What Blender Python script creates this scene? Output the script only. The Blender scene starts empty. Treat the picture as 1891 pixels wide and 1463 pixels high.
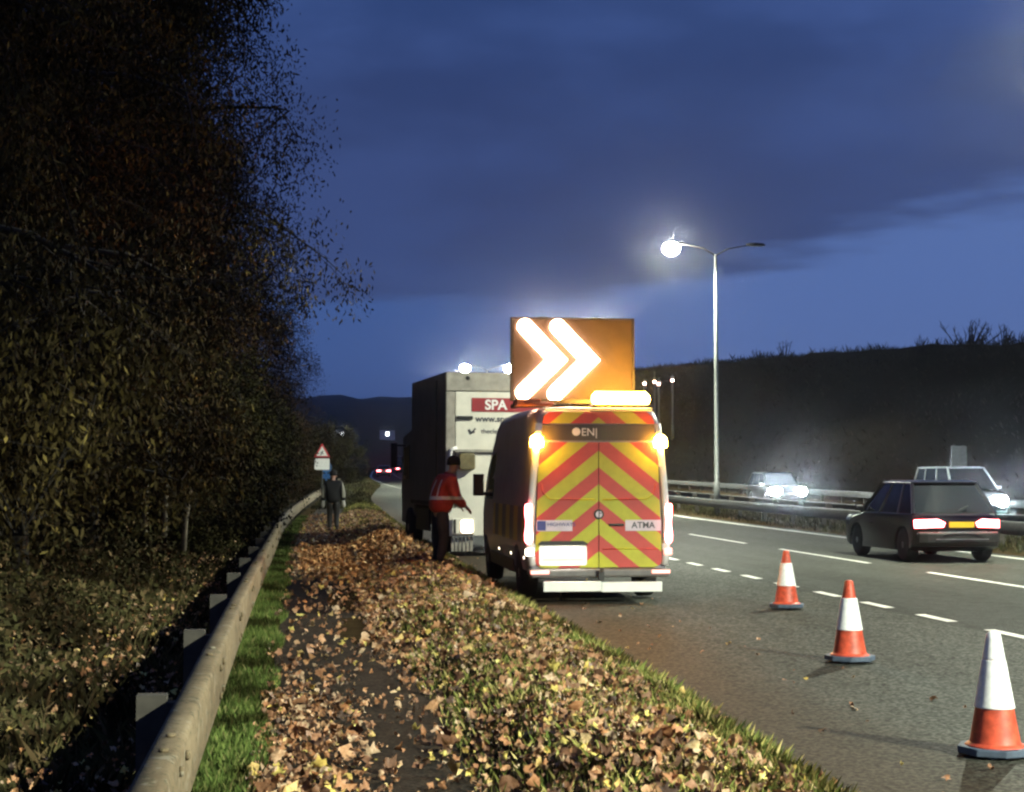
import bpy, math, random
import numpy as np
from mathutils import Vector, Matrix
R = math.radians
SC = bpy.context.scene
COL = SC.collection
random.seed(7)
RNG = np.random.default_rng(11)

# ------------------------------------------------------------------ camera
EYE = 1.72
cam_d = bpy.data.cameras.new('camera')
cam = bpy.data.objects.new('camera', cam_d); COL.objects.link(cam)
cam.location = (0, 0, EYE)
cam.rotation_euler = (R(90 + 2.93), 0, R(-8.3))
cam_d.sensor_width = 36; cam_d.lens = 55.2
cam_d.clip_start = .05; cam_d.clip_end = 6000
SC.camera = cam

# ------------------------------------------------------------------ exposure
SC.view_settings.view_transform = 'Standard'
SC.view_settings.look = 'None'
SC.view_settings.exposure = 0.0
SC.view_settings.gamma = 1.0
SC.cycles.use_denoising = True
SC.cycles.max_bounces = 6
SC.cycles.diffuse_bounces = 2
SC.cycles.glossy_bounces = 3
SC.cycles.transparent_max_bounces = 6
SC.cycles.volume_bounces = 0
SC.cycles.sample_clamp_indirect = 4
SC.cycles.use_light_tree = True
SC.cycles.filter_width = 2.4
SUN_EL, SUN_AZ = R(-2.0), R(35)

# ------------------------------------------------------------------ world
W = bpy.data.worlds.new('World'); SC.world = W; W.use_nodes = True
nt = W.node_tree; N = nt.nodes; L = nt.links
for n in list(N): N.remove(n)
def wn(t, **k):
    n = N.new(t)
    for a, b in k.items(): setattr(n, a, b)
    return n
def wmath(op, a, b=None, c=None):
    n = wn('ShaderNodeMath', operation=op)
    for i, v in enumerate((a, b, c)):
        if v is None: continue
        if isinstance(v, (int, float)): n.inputs[i].default_value = v
        else: L.new(v, n.inputs[i])
    return n.outputs[0]
def wmix(f, a, b, blend='MIX'):
    n = wn('ShaderNodeMix', data_type='RGBA', blend_type=blend)
    for s, v in ((n.inputs[0], f), (n.inputs[6], a), (n.inputs[7], b)):
        if isinstance(v, (int, float)): s.default_value = v
        elif isinstance(v, tuple): s.default_value = v
        else: L.new(v, s)
    return n.outputs[2]
def wramp(f, a, b):
    n = wn('ShaderNodeMapRange', interpolation_type='SMOOTHSTEP')
    L.new(f, n.inputs[0]); n.inputs[1].default_value = a; n.inputs[2].default_value = b
    return n.outputs[0]
sky = wn('ShaderNodeTexSky', sky_type='NISHITA', sun_disc=False)
sky.sun_elevation = SUN_EL; sky.sun_rotation = SUN_AZ
sky.altitude = 100; sky.air_density = 1.0; sky.dust_density = .6; sky.ozone_density = 3.0
tc = wn('ShaderNodeTexCoord'); sp = wn('ShaderNodeSeparateXYZ')
L.new(tc.outputs['Generated'], sp.inputs[0])
elev = wmath('MULTIPLY', wmath('ARCSINE', sp.outputs[2]), 57.2958)
azim = wmath('MULTIPLY', wmath('ARCTAN2', sp.outputs[0], sp.outputs[1]), 57.2958)
def wnoise(sc, scale, det, off=(0, 0, 0)):
    m = wn('ShaderNodeMapping'); m.inputs['Scale'].default_value = sc; m.inputs['Location'].default_value = off
    L.new(tc.outputs['Generated'], m.inputs[0])
    n = wn('ShaderNodeTexNoise'); n.inputs['Scale'].default_value = scale; n.inputs['Detail'].default_value = det
    L.new(m.outputs[0], n.inputs['Vector']); return n.outputs[0]
n1 = wnoise((1, 1, 3.2), 3.2, 6)
n2 = wnoise((1, 1, 6.0), 5.0, 5, (3, 1, 2))
n3 = wnoise((1, 1, 2.0), 14, 4, (1, 5, 2))
# lower edge of the cloud deck, in degrees above the horizon: higher to the right
edge = wmath('ADD', 6.6, wmath('MULTIPLY', wmath('MAXIMUM', wmath('SUBTRACT', azim, 12.0), 0.0), .17))
wob = wmath('MULTIPLY', wmath('SUBTRACT', n2, .5), 6.5)
deck = wramp(wmath('ADD', wmath('SUBTRACT', elev, edge), wob), -.6, .75)
deck = wmath('MULTIPLY', deck, wmath('ADD', .80, wmath('MULTIPLY', n3, .25)))
thin = wramp(wmath('ADD', wmath('MULTIPLY', n1, .75), wmath('MULTIPLY', n3, .25)), .40, .62)                       # brighter breaks high in the deck
high = wramp(elev, 9.0, 19.0)
left = wramp(azim, 13.0, 5.0)                    # the clear band is dimmer to the left
base = wmix(left, (1.0, 1.0, 1.0, 1), (.55, .66, .76, 1))
clear_c = wmix(1.0, (.082, .146, .375, 1), base, 'MULTIPLY')
low_c = (.028, .040, .116, 1)
up_c = wmix(thin, (.022, .046, .150, 1), (.046, .088, .262, 1))
cloud_c = wmix(high, wmix(wmath('MULTIPLY', thin, .55), low_c, (.046, .080, .235, 1)), up_c)
col = wmix(deck, clear_c, cloud_c)
# the dusk sky itself adds its glow under the painted clouds
lp = wn('ShaderNodeBackground'); L.new(col, lp.inputs[0]); lp.inputs[1].default_value = 1.0
bs = wn('ShaderNodeBackground'); L.new(sky.outputs[0], bs.inputs[0]); bs.inputs[1].default_value = .05
ad = wn('ShaderNodeAddShader'); L.new(lp.outputs[0], ad.inputs[0]); L.new(bs.outputs[0], ad.inputs[1])
wo = wn('ShaderNodeOutputWorld'); L.new(ad.outputs[0], wo.inputs[0])

LAMP_W = 24000.0        # one street lantern

# ------------------------------------------------------------------ helpers
def tag(o, label=None, cat=None, group=None, kind=None):
    if label: o['label'] = label
    if cat: o['category'] = cat
    if group: o['group'] = group
    if kind: o['kind'] = kind
    return o
def empty(name, loc=(0, 0, 0), rz=0, label=None, cat=None, group=None):
    o = bpy.data.objects.new(name, None); COL.objects.link(o)
    o.location = loc; o.rotation_euler = (0, 0, rz); o.empty_display_size = .2
    return tag(o, label, cat, group)
def copy_tree(o, parent=None):
    c = o.copy(); COL.objects.link(c)
    if parent: c.parent = parent
    for ch in o.children: copy_tree(ch, c)
    return c
def mesh_obj(name, verts, faces, mat, parent=None, smooth=False, attrs=None):
    me = bpy.data.meshes.new(name)
    me.from_pydata([tuple(v) for v in verts], [], faces); me.update()
    if smooth: me.polygons.foreach_set('use_smooth', [True] * len(me.polygons))
    if mat: me.materials.append(mat)
    o = bpy.data.objects.new(name, me); COL.objects.link(o)
    if parent: o.parent = parent
    return o
def np_mesh(name, V, F, mat, parent=None, smooth=False):
    """V (n,3), F (m,k) arrays"""
    me = bpy.data.meshes.new(name)
    V = np.asarray(V, np.float32); F = np.asarray(F, np.int32)
    m, k = F.shape
    me.vertices.add(len(V)); me.vertices.foreach_set('co', V.ravel())
    me.loops.add(m * k); me.loops.foreach_set('vertex_index', F.ravel())
    me.polygons.add(m); me.polygons.foreach_set('loop_start', np.arange(0, m * k, k, dtype=np.int32))
    me.polygons.foreach_set('loop_total', np.full(m, k, np.int32))
    me.update(calc_edges=True); me.validate()
    if smooth: me.polygons.foreach_set('use_smooth', [True] * len(me.polygons))
    if mat: me.materials.append(mat)
    o = bpy.data.objects.new(name, me); COL.objects.link(o)
    if parent: o.parent = parent
    return o

class MB:
    def __init__(s): s.v = []; s.f = []
    def add(s, vs, fs):
        b = len(s.v); s.v += [tuple(v) for v in vs]; s.f += [tuple(i + b for i in f) for f in fs]
    def box(s, c, d, rz=0, rx=0, ry=0):
        M = Matrix.Rotation(rz, 3, 'Z') @ Matrix.Rotation(rx, 3, 'X') @ Matrix.Rotation(ry, 3, 'Y')
        x, y, z = d[0] / 2, d[1] / 2, d[2] / 2
        vs = [Vector(c) + M @ Vector(p) for p in ((-x,-y,-z),(x,-y,-z),(x,y,-z),(-x,y,-z),(-x,-y,z),(x,-y,z),(x,y,z),(-x,y,z))]
        s.add(vs, [(0,3,2,1),(4,5,6,7),(0,1,5,4),(1,2,6,5),(2,3,7,6),(3,0,4,7)])
    def tube(s, pts, rad, n=8, cap=True):
        pts = [Vector(p) for p in pts]
        if isinstance(rad, (int, float)): rad = [rad] * len(pts)
        b = len(s.v); pv = None
        for i, p in enumerate(pts):
            d = (pts[min(i + 1, len(pts) - 1)] - pts[max(i - 1, 0)])
            d = d.normalized() if d.length > 1e-9 else Vector((0, 0, 1))
            if pv is None:
                a = Vector((1, 0, 0)) if abs(d.x) < .9 else Vector((0, 1, 0))
                u = d.cross(a).normalized()
            else:
                u = (pv - d * pv.dot(d)).normalized()
            pv = u; w = d.cross(u)
            for k in range(n):
                t = 2 * math.pi * k / n
                s.v.append(tuple(p + (u * math.cos(t) + w * math.sin(t)) * rad[i]))
        for i in range(len(pts) - 1):
            for k in range(n):
                a0 = b + i * n + k; a1 = b + i * n + (k + 1) % n
                s.f.append((a0, a1, a1 + n, a0 + n))
        if cap:
            s.f.append(tuple(b + k for k in range(n))[::-1])
            e = b + (len(pts) - 1) * n
            s.f.append(tuple(e + k for k in range(n)))
    def lathe(s, prof, n=24, c=(0, 0, 0), axis='z'):
        b = len(s.v)
        for r, z in prof:
            for k in range(n):
                t = 2 * math.pi * k / n
                p = (r * math.cos(t), r * math.sin(t), z)
                if axis == 'x': p = (p[2], p[0], p[1])
                if axis == 'y': p = (p[0], p[2], p[1])
                s.v.append((p[0] + c[0], p[1] + c[1], p[2] + c[2]))
        for i in range(len(prof) - 1):
            for k in range(n):
                a0 = b + i * n + k; a1 = b + i * n + (k + 1) % n
                s.f.append((a0, a1, a1 + n, a0 + n))
        s.f.append(tuple(b + k for k in range(n))[::-1])
        e = b + (len(prof) - 1) * n
        s.f.append(tuple(e + k for k in range(n)))
    def prism(s, outline, a, b_, axis='y'):
        """outline of 2-D points extruded from a to b_ along axis"""
        n = len(outline)
        def P(p, t):
            if axis == 'y': return (p[0], t, p[1])
            if axis == 'x': return (t, p[0], p[1])
            return (p[0], p[1], t)
        vs = [P(p, a) for p in outline] + [P(p, b_) for p in outline]
        fs = [tuple(range(n))[::-1], tuple(range(n, 2 * n))] + [(i, (i + 1) % n, n + (i + 1) % n, n + i) for i in range(n)]
        s.add(vs, fs)
    def loft(s, secs, closed=True, caps=True):
        b = len(s.v); n = len(secs[0])
        for q in secs: s.v += [tuple(p) for p in q]
        for i in range(len(secs) - 1):
            for k in range(n if closed else n - 1):
                a0 = b + i * n + k; a1 = b + i * n + (k + 1) % n
                s.f.append((a0, a1, a1 + n, a0 + n))
        if caps:
            s.f.append(tuple(b + k for k in range(n))[::-1]); e = b + (len(secs) - 1) * n
            s.f.append(tuple(e + k for k in range(n)))
    def build(s, name, mat, parent=None, smooth=False, bevel=0, seg=2, auto=False):
        o = mesh_obj(name, s.v, s.f, mat, parent, smooth)
        if bevel:
            m = o.modifiers.new('bevel', 'BEVEL'); m.width = bevel; m.segments = seg; m.limit_method = 'ANGLE'; m.angle_limit = R(35)
        return o
def rrect(x0, z0, x1, z1, r, n=5):
    out = []
    for cx, cz, a0 in ((x1 - r, z0 + r, -90), (x1 - r, z1 - r, 0), (x0 + r, z1 - r, 90), (x0 + r, z0 + r, 180)):
        for i in range(n + 1):
            a = R(a0 + 90 * i / n); out.append((cx + r * math.cos(a), cz + r * math.sin(a)))
    return out

# ------------------------------------------------------------------ materials
class NM:
    def __init__(s, name):
        s.m = bpy.data.materials.new(name); s.m.use_nodes = True
        s.t = s.m.node_tree; s.n = s.t.nodes; s.l = s.t.links
        s.b = s.n['Principled BSDF']
    def new(s, t, **k):
        n = s.n.new(t)
        for a, b in k.items(): setattr(n, a, b)
        return n
    def put(s, sock, v):
        if isinstance(v, (int, float)): sock.default_value = v
        elif isinstance(v, tuple): sock.default_value = v if len(v) == 4 or len(v) == 3 and sock.type == 'VECTOR' else v + (1,)
        else: s.l.new(v, sock)
    def math(s, op, a, b=None, c=None):
        n = s.new('ShaderNodeMath', operation=op)
        for i, v in enumerate((a, b, c)):
            if v is not None: s.put(n.inputs[i], v)
        return n.outputs[0]
    def mix(s, f, a, b, blend='MIX'):
        n = s.new('ShaderNodeMix', data_type='RGBA', blend_type=blend)
        s.put(n.inputs[0], f); s.put(n.inputs[6], a); s.put(n.inputs[7], b); return n.outputs[2]
    def coord(s, which='Object', scale=(1, 1, 1)):
        c = s.new('ShaderNodeTexCoord')
        if scale == (1, 1, 1): return c.outputs[which]
        m = s.new('ShaderNodeMapping'); m.inputs['Scale'].default_value = scale
        s.l.new(c.outputs[which], m.inputs[0]); return m.outputs[0]
    def noise(s, scale, det=4, rough=.55, vec=None):
        n = s.new('ShaderNodeTexNoise'); n.inputs['Scale'].default_value = scale
        n.inputs['Detail'].default_value = det; n.inputs['Roughness'].default_value = rough
        s.l.new(vec if vec is not None else s.coord(), n.inputs['Vector']); return n.outputs[0]
    def step(s, f, a, b):
        n = s.new('ShaderNodeMapRange', interpolation_type='SMOOTHSTEP')
        s.l.new(f, n.inputs[0]); n.inputs[1].default_value = a; n.inputs[2].default_value = b; return n.outputs[0]
    def ramp(s, f, stops, const=False):
        n = s.new('ShaderNodeValToRGB'); s.l.new(f, n.inputs[0])
        if const: n.color_ramp.interpolation = 'CONSTANT'
        e = n.color_ramp.elements
        while len(e) < len(stops): e.new(.5)
        for i, (p, c) in enumerate(stops): e[i].position = p; e[i].color = tuple(c) + (1,)
        return n.outputs[0]
    def island(s):
        return s.new('ShaderNodeNewGeometry').outputs['Random Per Island']
    def sep(s, v=None):
        n = s.new('ShaderNodeSeparateXYZ'); s.l.new(v if v is not None else s.coord(), n.inputs[0]); return n.outputs
    def bump(s, h, st=.3, d=.02):
        n = s.new('ShaderNodeBump'); n.inputs['Strength'].default_value = st; n.inputs['Distance'].default_value = d
        s.l.new(h, n.inputs['Height']); s.l.new(n.outputs[0], s.b.inputs['Normal'])
    def out(s, col=None, rough=.6, metal=0, spec=.5, coat=0, emis=None, es=0):
        if col is not None: s.put(s.b.inputs['Base Color'], col)
        s.put(s.b.inputs['Roughness'], rough); s.put(s.b.inputs['Metallic'], metal)
        s.put(s.b.inputs['Specular IOR Level'], spec); s.put(s.b.inputs['Coat Weight'], coat)
        if emis is not None:
            s.put(s.b.inputs['Emission Color'], emis); s.b.inputs['Emission Strength'].default_value = es
        return s.m
def worn(name, col, rough=.5, var=.25, scale=6, metal=0, coat=0, bump=0):
    m = NM(name); n = m.noise(scale, 5)
    c = m.mix(m.step(n, .25, .75), tuple(x * (1 - var) for x in col), tuple(min(1, x * (1 + var * .5)) for x in col))
    if bump: m.bump(m.noise(scale * 6, 3), bump, .01)
    return m.out(c, rough, metal, coat=coat)
def glow(name, col, es):
    m = NM(name); return m.out((.6, .6, .6), .3, emis=tuple(col), es=es)

M = {}
M['white_paint'] = worn('white paint', (.74, .74, .72), .32, .10, 3, coat=.3)
M['grey_paint'] = worn('grey paint', (.30, .29, .27), .5, .3, 4)
M['dark_paint'] = worn('dark car paint', (.005, .005, .007), .3, .2, 3, coat=.25)
M['blue_paint'] = worn('dark blue car paint', (.015, .02, .04), .25, .2, 3, coat=.8)
M['silver_paint'] = worn('silver car paint', (.36, .38, .38), .32, .1, 3, metal=.4, coat=.6)
M['black_plastic'] = worn('black plastic', (.02, .02, .02), .55, .3, 9)
M['grey_plastic'] = worn('grey bumper plastic', (.14, .13, .125), .5, .25, 7)
M['rubber'] = worn('tyre rubber', (.018, .018, .018), .85, .3, 14)
M['rim'] = worn('wheel rim alloy', (.35, .35, .36), .35, .3, 8, metal=.8)
M['glass'] = worn('dark glass', (.012, .014, .016), .06, .1, 2)
M['galv'] = worn('galvanised steel', (.045, .046, .044), .75, .35, 10)
M['pole'] = worn('lamp post paint', (.085, .092, .088), .6, .25, 6)
M['arm'] = worn('dark lamp arm', (.012, .012, .012), .9, .2, 6)
M['galv_dark'] = worn('dull post steel', (.045, .04, .032), .7, .35, 10)
M['lamp_on'] = glow('lit lantern lens', (1.0, .98, .86), 700)
M['lamp_near'] = glow('lit lantern lens of a near lamp', (1.0, .98, .86), 170)
M['lamp_far'] = glow('distant lit lantern lens', (.9, .97, 1.0), 500)
M['lamp_pink'] = glow('distant orange lantern lens', (1.0, .62, .5), 30)
M['lamp_off'] = worn('unlit lantern lens', (.05, .06, .06), .2, .1, 4)
M['arrow_on'] = glow('lit arrow lamps', (1.0, .56, .34), 60)
M['beacon_on'] = glow('lit amber beacon', (1.0, .46, .05), 300)
M['tail_on'] = glow('lit tail lamp', (1.0, .13, .14), 28)
M['tail_dim'] = glow('dim red lamp and reflector glow', (1.0, .25, .2), 2.2)
M['head_on'] = glow('lit headlamp', (.84, .94, 1.0), 1000)
M['marker_on'] = glow('lit side marker', (1.0, .82, .6), 7)
M['plate_white'] = worn('white reflective plate', (.86, .86, .80), .35, .06, 5)
M['plate_yellow'] = worn('yellow number plate', (.75, .48, .03), .4, .1, 5)
M['sleeve'] = worn('white reflective sleeve', (.93, .93, .91), .4, .16, 22)
M['cone_red'] = worn('orange red cone plastic', (.60, .085, .038), .5, .42, 16)
M['cone_base'] = worn('blue grey cone base rubber', (.07, .095, .14), .75, .35, 10, bump=.3)
M['ink'] = worn('dark lettering', (.05, .055, .07), .5, .1, 5)
M['ink_red'] = worn('red sign panel', (.32, .03, .035), .45, .15, 5)
M['ink_white'] = worn('white lettering', (.85, .80, .78), .45, .05, 5)
M['ink_blue'] = worn('blue emblem', (.03, .05, .22), .45, .1, 5)
M['ink_pale'] = worn('pale plate characters', (.50, .52, .30), .45, .1, 5)
M['sticker'] = worn('pale sticker', (.62, .52, .58), .45, .1, 5)
M['skin'] = worn('skin', (.48, .27, .19), .55, .12, 12)
M['beanie'] = worn('black knit', (.012, .010, .010), .95, .3, 60, bump=.4)
M['trousers'] = worn('dark work trousers', (.022, .022, .028), .85, .35, 8)
M['trousers_grey'] = worn('grey work trousers', (.05, .045, .045), .85, .35, 8)
M['boots'] = worn('black boots', (.015, .013, .012), .6, .3, 10)
M['dark_coat'] = worn('dark coat', (.010, .011, .013), .85, .35, 8)
M['glove'] = worn('pale glove', (.55, .53, .48), .7, .2, 12)
M['sign_back'] = worn('grey sign back', (.22, .24, .24), .55, .2, 6, metal=.2)
M['blue_sign'] = worn('blue sign face', (.03, .12, .32), .4, .1, 6)
M['red_sign'] = worn('red sign border', (.50, .03, .04), .4, .1, 6)
M['bark'] = worn('bark', (.016, .012, .008), .9, .5, 9, bump=.6)
M['bark_pale'] = worn('pale bark', (.15, .125, .09), .9, .4, 9, bump=.5)

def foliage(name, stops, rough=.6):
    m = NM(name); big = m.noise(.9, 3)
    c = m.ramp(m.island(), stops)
    c = m.mix(m.step(big, .44, .58), m.mix(1.0, c, (1.5, 1.5, 1.5), 'MULTIPLY'), m.mix(1.0, c, (.32, .27, .24), 'MULTIPLY'))  # noise clumps paint lit sprays and dark gaps into the leaf colour
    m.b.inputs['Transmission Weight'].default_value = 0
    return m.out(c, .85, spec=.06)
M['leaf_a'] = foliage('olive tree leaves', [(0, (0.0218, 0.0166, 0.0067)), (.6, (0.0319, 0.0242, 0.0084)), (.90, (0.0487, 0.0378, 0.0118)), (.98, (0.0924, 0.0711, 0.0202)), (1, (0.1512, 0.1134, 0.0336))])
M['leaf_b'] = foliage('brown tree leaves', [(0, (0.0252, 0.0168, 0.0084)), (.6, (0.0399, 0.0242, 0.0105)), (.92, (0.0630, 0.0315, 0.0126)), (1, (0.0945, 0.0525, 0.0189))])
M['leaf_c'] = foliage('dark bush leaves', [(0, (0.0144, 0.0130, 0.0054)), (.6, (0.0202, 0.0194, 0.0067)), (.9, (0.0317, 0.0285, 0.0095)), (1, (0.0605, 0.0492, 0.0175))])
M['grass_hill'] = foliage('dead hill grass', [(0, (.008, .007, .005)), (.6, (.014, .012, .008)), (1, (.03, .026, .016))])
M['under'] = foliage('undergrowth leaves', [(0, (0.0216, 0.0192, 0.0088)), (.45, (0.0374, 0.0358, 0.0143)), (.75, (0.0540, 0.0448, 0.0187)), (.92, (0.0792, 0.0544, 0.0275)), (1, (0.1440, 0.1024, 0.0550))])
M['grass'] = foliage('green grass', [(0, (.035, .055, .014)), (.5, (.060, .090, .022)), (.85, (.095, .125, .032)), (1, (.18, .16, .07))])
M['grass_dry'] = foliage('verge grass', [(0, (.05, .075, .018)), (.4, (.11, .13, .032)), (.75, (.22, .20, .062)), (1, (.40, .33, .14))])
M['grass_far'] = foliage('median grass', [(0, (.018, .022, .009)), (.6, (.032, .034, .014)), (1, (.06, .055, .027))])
m = NM('fallen leaves')
c = m.ramp(m.island(), [(0, (.05, .028, .018)), (.16, (.14, .072, .040)), (.34, (.29, .150, .082)), (.52, (.40, .19, .085)), (.70, (.48, .28, .15)), (.87, (.58, .44, .30)), (.955, (.62, .45, .11)), (1, (.74, .66, .20))])
n = m.noise(60, 3); c = m.mix(m.step(n, .3, .75), c, m.mix(1.0, c, (.66, .56, .48), 'MULTIPLY'))
M['fallen'] = m.out(c, .62, spec=.35)
m = NM('yellow maple leaves'); n = m.noise(50, 3)
M['fallen_yellow'] = m.out(m.mix(m.step(n, .3, .7), (.62, .52, .10), (.70, .63, .22)), .5)

def asphalt(name, base, dirt=None, grain=70):
    m = NM(name); co = m.coord()
    fine = m.noise(grain, 3, .7, co); mid = m.noise(4, 5, .6, co)
    st = m.noise(1.0, 4, .6, m.coord('Object', (.9, .12, 1)))
    c = m.mix(m.step(fine, .36, .66), tuple(x * .25 for x in base), tuple(x * 1.9 for x in base))
    g2 = m.noise(11, 4, .75, co); c = m.mix(m.math('MULTIPLY', m.step(g2, .42, .62), .55), c, m.mix(1.0, c, (.50, .51, .50), 'MULTIPLY'))
    c = m.mix(m.math('MULTIPLY', m.step(mid, .35, .7), .5), c, m.mix(1.0, c, (.68, .68, .68), 'MULTIPLY'))
    c = m.mix(m.math('MULTIPLY', m.step(st, .42, .66), .55), c, m.mix(1.0, c, (.62, .60, .56), 'MULTIPLY'))
    if dirt:
        x = m.sep(co)[0]; y = m.sep(co)[1]
        d = m.math('SUBTRACT', x, m.math('MULTIPLY_ADD', y, .017, 2.85))
        d = m.math('ADD', d, m.math('MULTIPLY', m.math('SUBTRACT', mid, .5), 1.3))
        k = m.step(d, 1.7, .25)
        c = m.mix(m.math('MULTIPLY', k, .8), c, m.mix(m.step(fine, .3, .7), (.026, .018, .011), (.075, .052, .033)))
    m.bump(fine, .5, .008)
    return m.out(c, m.math('MULTIPLY_ADD', mid, .25, .58), spec=.03)
M['layby'] = asphalt('layby asphalt', (.068, .071, .060), True, 26)
M['road'] = asphalt('carriageway asphalt', (.050, .052, .045), False, 60)
M['path'] = asphalt('path asphalt', (.034, .028, .022), False, 45)
M['marking'] = worn('worn road paint', (.62, .62, .56), .6, .4, 7)
def soil(name, a, b, c_, sc=5):
    m = NM(name); n = m.noise(sc, 6, .65); n2_ = m.noise(sc * 9, 4, .7)
    c = m.mix(m.step(n, .3, .7), a, b); c = m.mix(m.step(n2_, .5, .72), c, c_)
    m.bump(n2_, .8, .04); return m.out(c, 1.0, spec=.0)
M['soil'] = soil('leafy soil', (.030, .022, .014), (.055, .042, .022), (.095, .062, .030))
M['hill'] = soil('rough winter hillside', (.007, .0058, .0047), (.010, .0084, .0066), (.014, .0115, .0085), .9)
M['far_hill'] = soil('far wooded hills', (.018, .022, .026), (.028, .032, .036), (.035, .038, .04), .02)

# ------------------------------------------------------------------ layout curves (X to the right, Y along the road)
def curve(pts):
    xs = np.array([p[0] for p in pts], float); ys = np.array([p[1] for p in pts], float)
    d = np.gradient(ys, xs)
    def f(t):
        t = np.asarray(t, float); tt = np.clip(t, xs[0], xs[-1])
        i = np.clip(np.searchsorted(xs, tt) - 1, 0, len(xs) - 2)
        h = xs[i + 1] - xs[i]; s = (tt - xs[i]) / h
        r = (2*s**3-3*s**2+1)*ys[i] + (s**3-2*s**2+s)*h*d[i] + (-2*s**3+3*s**2)*ys[i+1] + (s**3-s**2)*h*d[i+1]
        return r + (t - tt) * np.where(t > xs[-1], d[-1], d[0])
    return f
cx = curve([(-60, 0), (0, 0), (20, .15), (47, .55), (100, 1.0), (160, 1.5), (250, 6), (400, 17), (600, 45), (900, 110), (1200, 190)])
ez = curve([(-60, 0), (0, 0), (40, 0), (60, .1), (80, .3), (100, .55), (166, 1.3), (260, 2.2), (400, 3.6), (600, 4.6), (900, 5), (1200, 5)])
_ve = curve([(-60, 2.7), (8, 2.91), (11, 3.02), (21.5, 3.22), (27, 3.35), (47, 3.75), (70, 4.3), (90, 5.0), (110, 6.4), (135, 8.3), (166, 9.3)])
def ve(Y):
    Y = np.asarray(Y, float)
    return np.where(Y < 160, _ve(np.minimum(Y, 166)), np.maximum(7.75 + cx(Y), 0) )
_rl = curve([(-60, -.8), (-10, -.55), (5, -.47), (15, -.39), (25, -.25), (42, .02), (60, .7), (80, 1.75), (100, 2.95), (130, 4.7), (166, 6.6), (200, 8.4)])
def rl(Y):
    Y = np.asarray(Y, float)
    return np.minimum(_rl(Y), ve(Y) - 2.0)
def pl(Y): return rl(Y) + .34
def pr(Y): return np.minimum(pl(Y) + 1.22, ve(Y) - .35)
def gz(X, Y):
    X = np.asarray(X, float); Y = np.asarray(Y, float)
    e = ez(Y); r_ = rl(Y); v = ve(Y); p1 = pr(Y); u = X - cx(Y)
    t = np.clip((X - p1) / np.maximum(v - p1, .1), 0, 1)
    verge = .08 * (1 - t) + .13 * np.sin(np.pi * t) * np.clip((v - p1) / 1.5, 0, 1) - .02 * t
    lump = np.sin(X * 2.1 + Y * .9) * np.sin(Y * .7 - X * 1.1)
    verge = verge + np.sin(np.pi * t) * (.12 + .07 * lump) * np.clip((v - p1) / 1.5, 0, 1)
    heap = .20 * np.exp(-((Y - 31.5) / 3.6) ** 2) + .13 * np.exp(-((Y - 21.5) / 2.0) ** 2) + .10 * np.exp(-((Y - 17.2) / 1.6) ** 2)
    verge = verge + heap * np.exp(-((t - .30) / .30) ** 2)
    w = np.clip(r_ - .3 - X, 0, 60)
    wood = .08 + .04 * w + .06 * np.sin(X * 1.7) * np.sin(Y * .9) * np.clip(w, 0, 1)
    z = np.where(X < r_ - .3, wood, np.where(X < p1, .08, np.where(X < v, verge, -.03)))
    med = .07 * np.clip((u - 15.6) / .5, 0, 1) * np.clip((19.7 - u) / .5, 0, 1)
    z = np.where((u > 15.6) & (u < 19.7), med, z)
    z = np.where(u > 27.3, -.03 + .10 * np.clip((u - 27.3) / .6, 0, 1), z)
    return e + z

# rows along the road, fine near the camera
YS = np.unique(np.concatenate([np.arange(-40, 4, 4), np.arange(4, 60, .8), np.arange(60, 170, 3), np.arange(170, 420, 8), np.arange(420, 1200, 25)])).astype(float)
def strip(name, f0, f1, cols, zf, mat, ys=None, label=None):
    ys = YS if ys is None else ys
    V = []; nc = cols + 1
    for Y in ys:
        a, b = float(f0(Y)), float(f1(Y))
        for k in range(nc):
            X = a + (b - a) * k / cols; V.append((X, Y, float(zf(X, Y))))
    F = [(r * nc + k, r * nc + k + 1, (r + 1) * nc + k + 1, (r + 1) * nc + k) for r in range(len(ys) - 1) for k in range(cols)]
    o = mesh_obj(name, V, F, mat, None, True); o['kind'] = 'structure'
    return o

# ---- the ground sheet
def ground():
    cols = []
    offs_l = [-900, -400, -200, -100, -60, -40, -28, -20, -15, -11, -8, -6, -4.5, -3.4, -2.5, -1.8, -1.2, -.8, -.5, -.31]
    V = []; nc = None
    for Y in YS:
        r_, p1, v, c_ = float(rl(Y)), float(pr(Y)), float(ve(Y)), float(cx(Y))
        xs = [r_ + o for o in offs_l] + [r_ - .28, (r_ + p1) / 2, p1] + [p1 + (v - p1) * k / 12 for k in range(1, 13)]
        xs += [v + .02, c_ + max(11.0, v - c_ + 1), c_ + 15.55, c_ + 15.7, c_ + 16.1, c_ + 17.6, c_ + 19.2, c_ + 19.6, c_ + 19.75, c_ + 23, c_ + 27.25, c_ + 27.5, c_ + 28, c_ + 29, c_ + 40, c_ + 80, c_ + 200, c_ + 900]
        nc = len(xs); xs = np.array(xs)
        z = gz(xs, np.full(nc, Y))
        V += [(x, Y, zz) for x, zz in zip(xs, z)]
    F = [(r * nc + k, r * nc + k + 1, (r + 1) * nc + k + 1, (r + 1) * nc + k) for r in range(len(YS) - 1) for k in range(nc - 1)]
    o = mesh_obj('ground', V, F, M['soil'], None, True); o['kind'] = 'structure'
ground()
ysl = YS[YS <= 172]
strip('layby', ve, lambda Y: max(cx(Y) + 7.62, float(ve(Y)) + .02), 6, lambda X, Y: ez(Y), M['layby'], ysl)
strip('road', lambda Y: max(cx(Y) + 7.62, float(ve(Y)) + .02), lambda Y: cx(Y) + 15.6, 8, lambda X, Y: ez(Y), M['road'])
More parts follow.
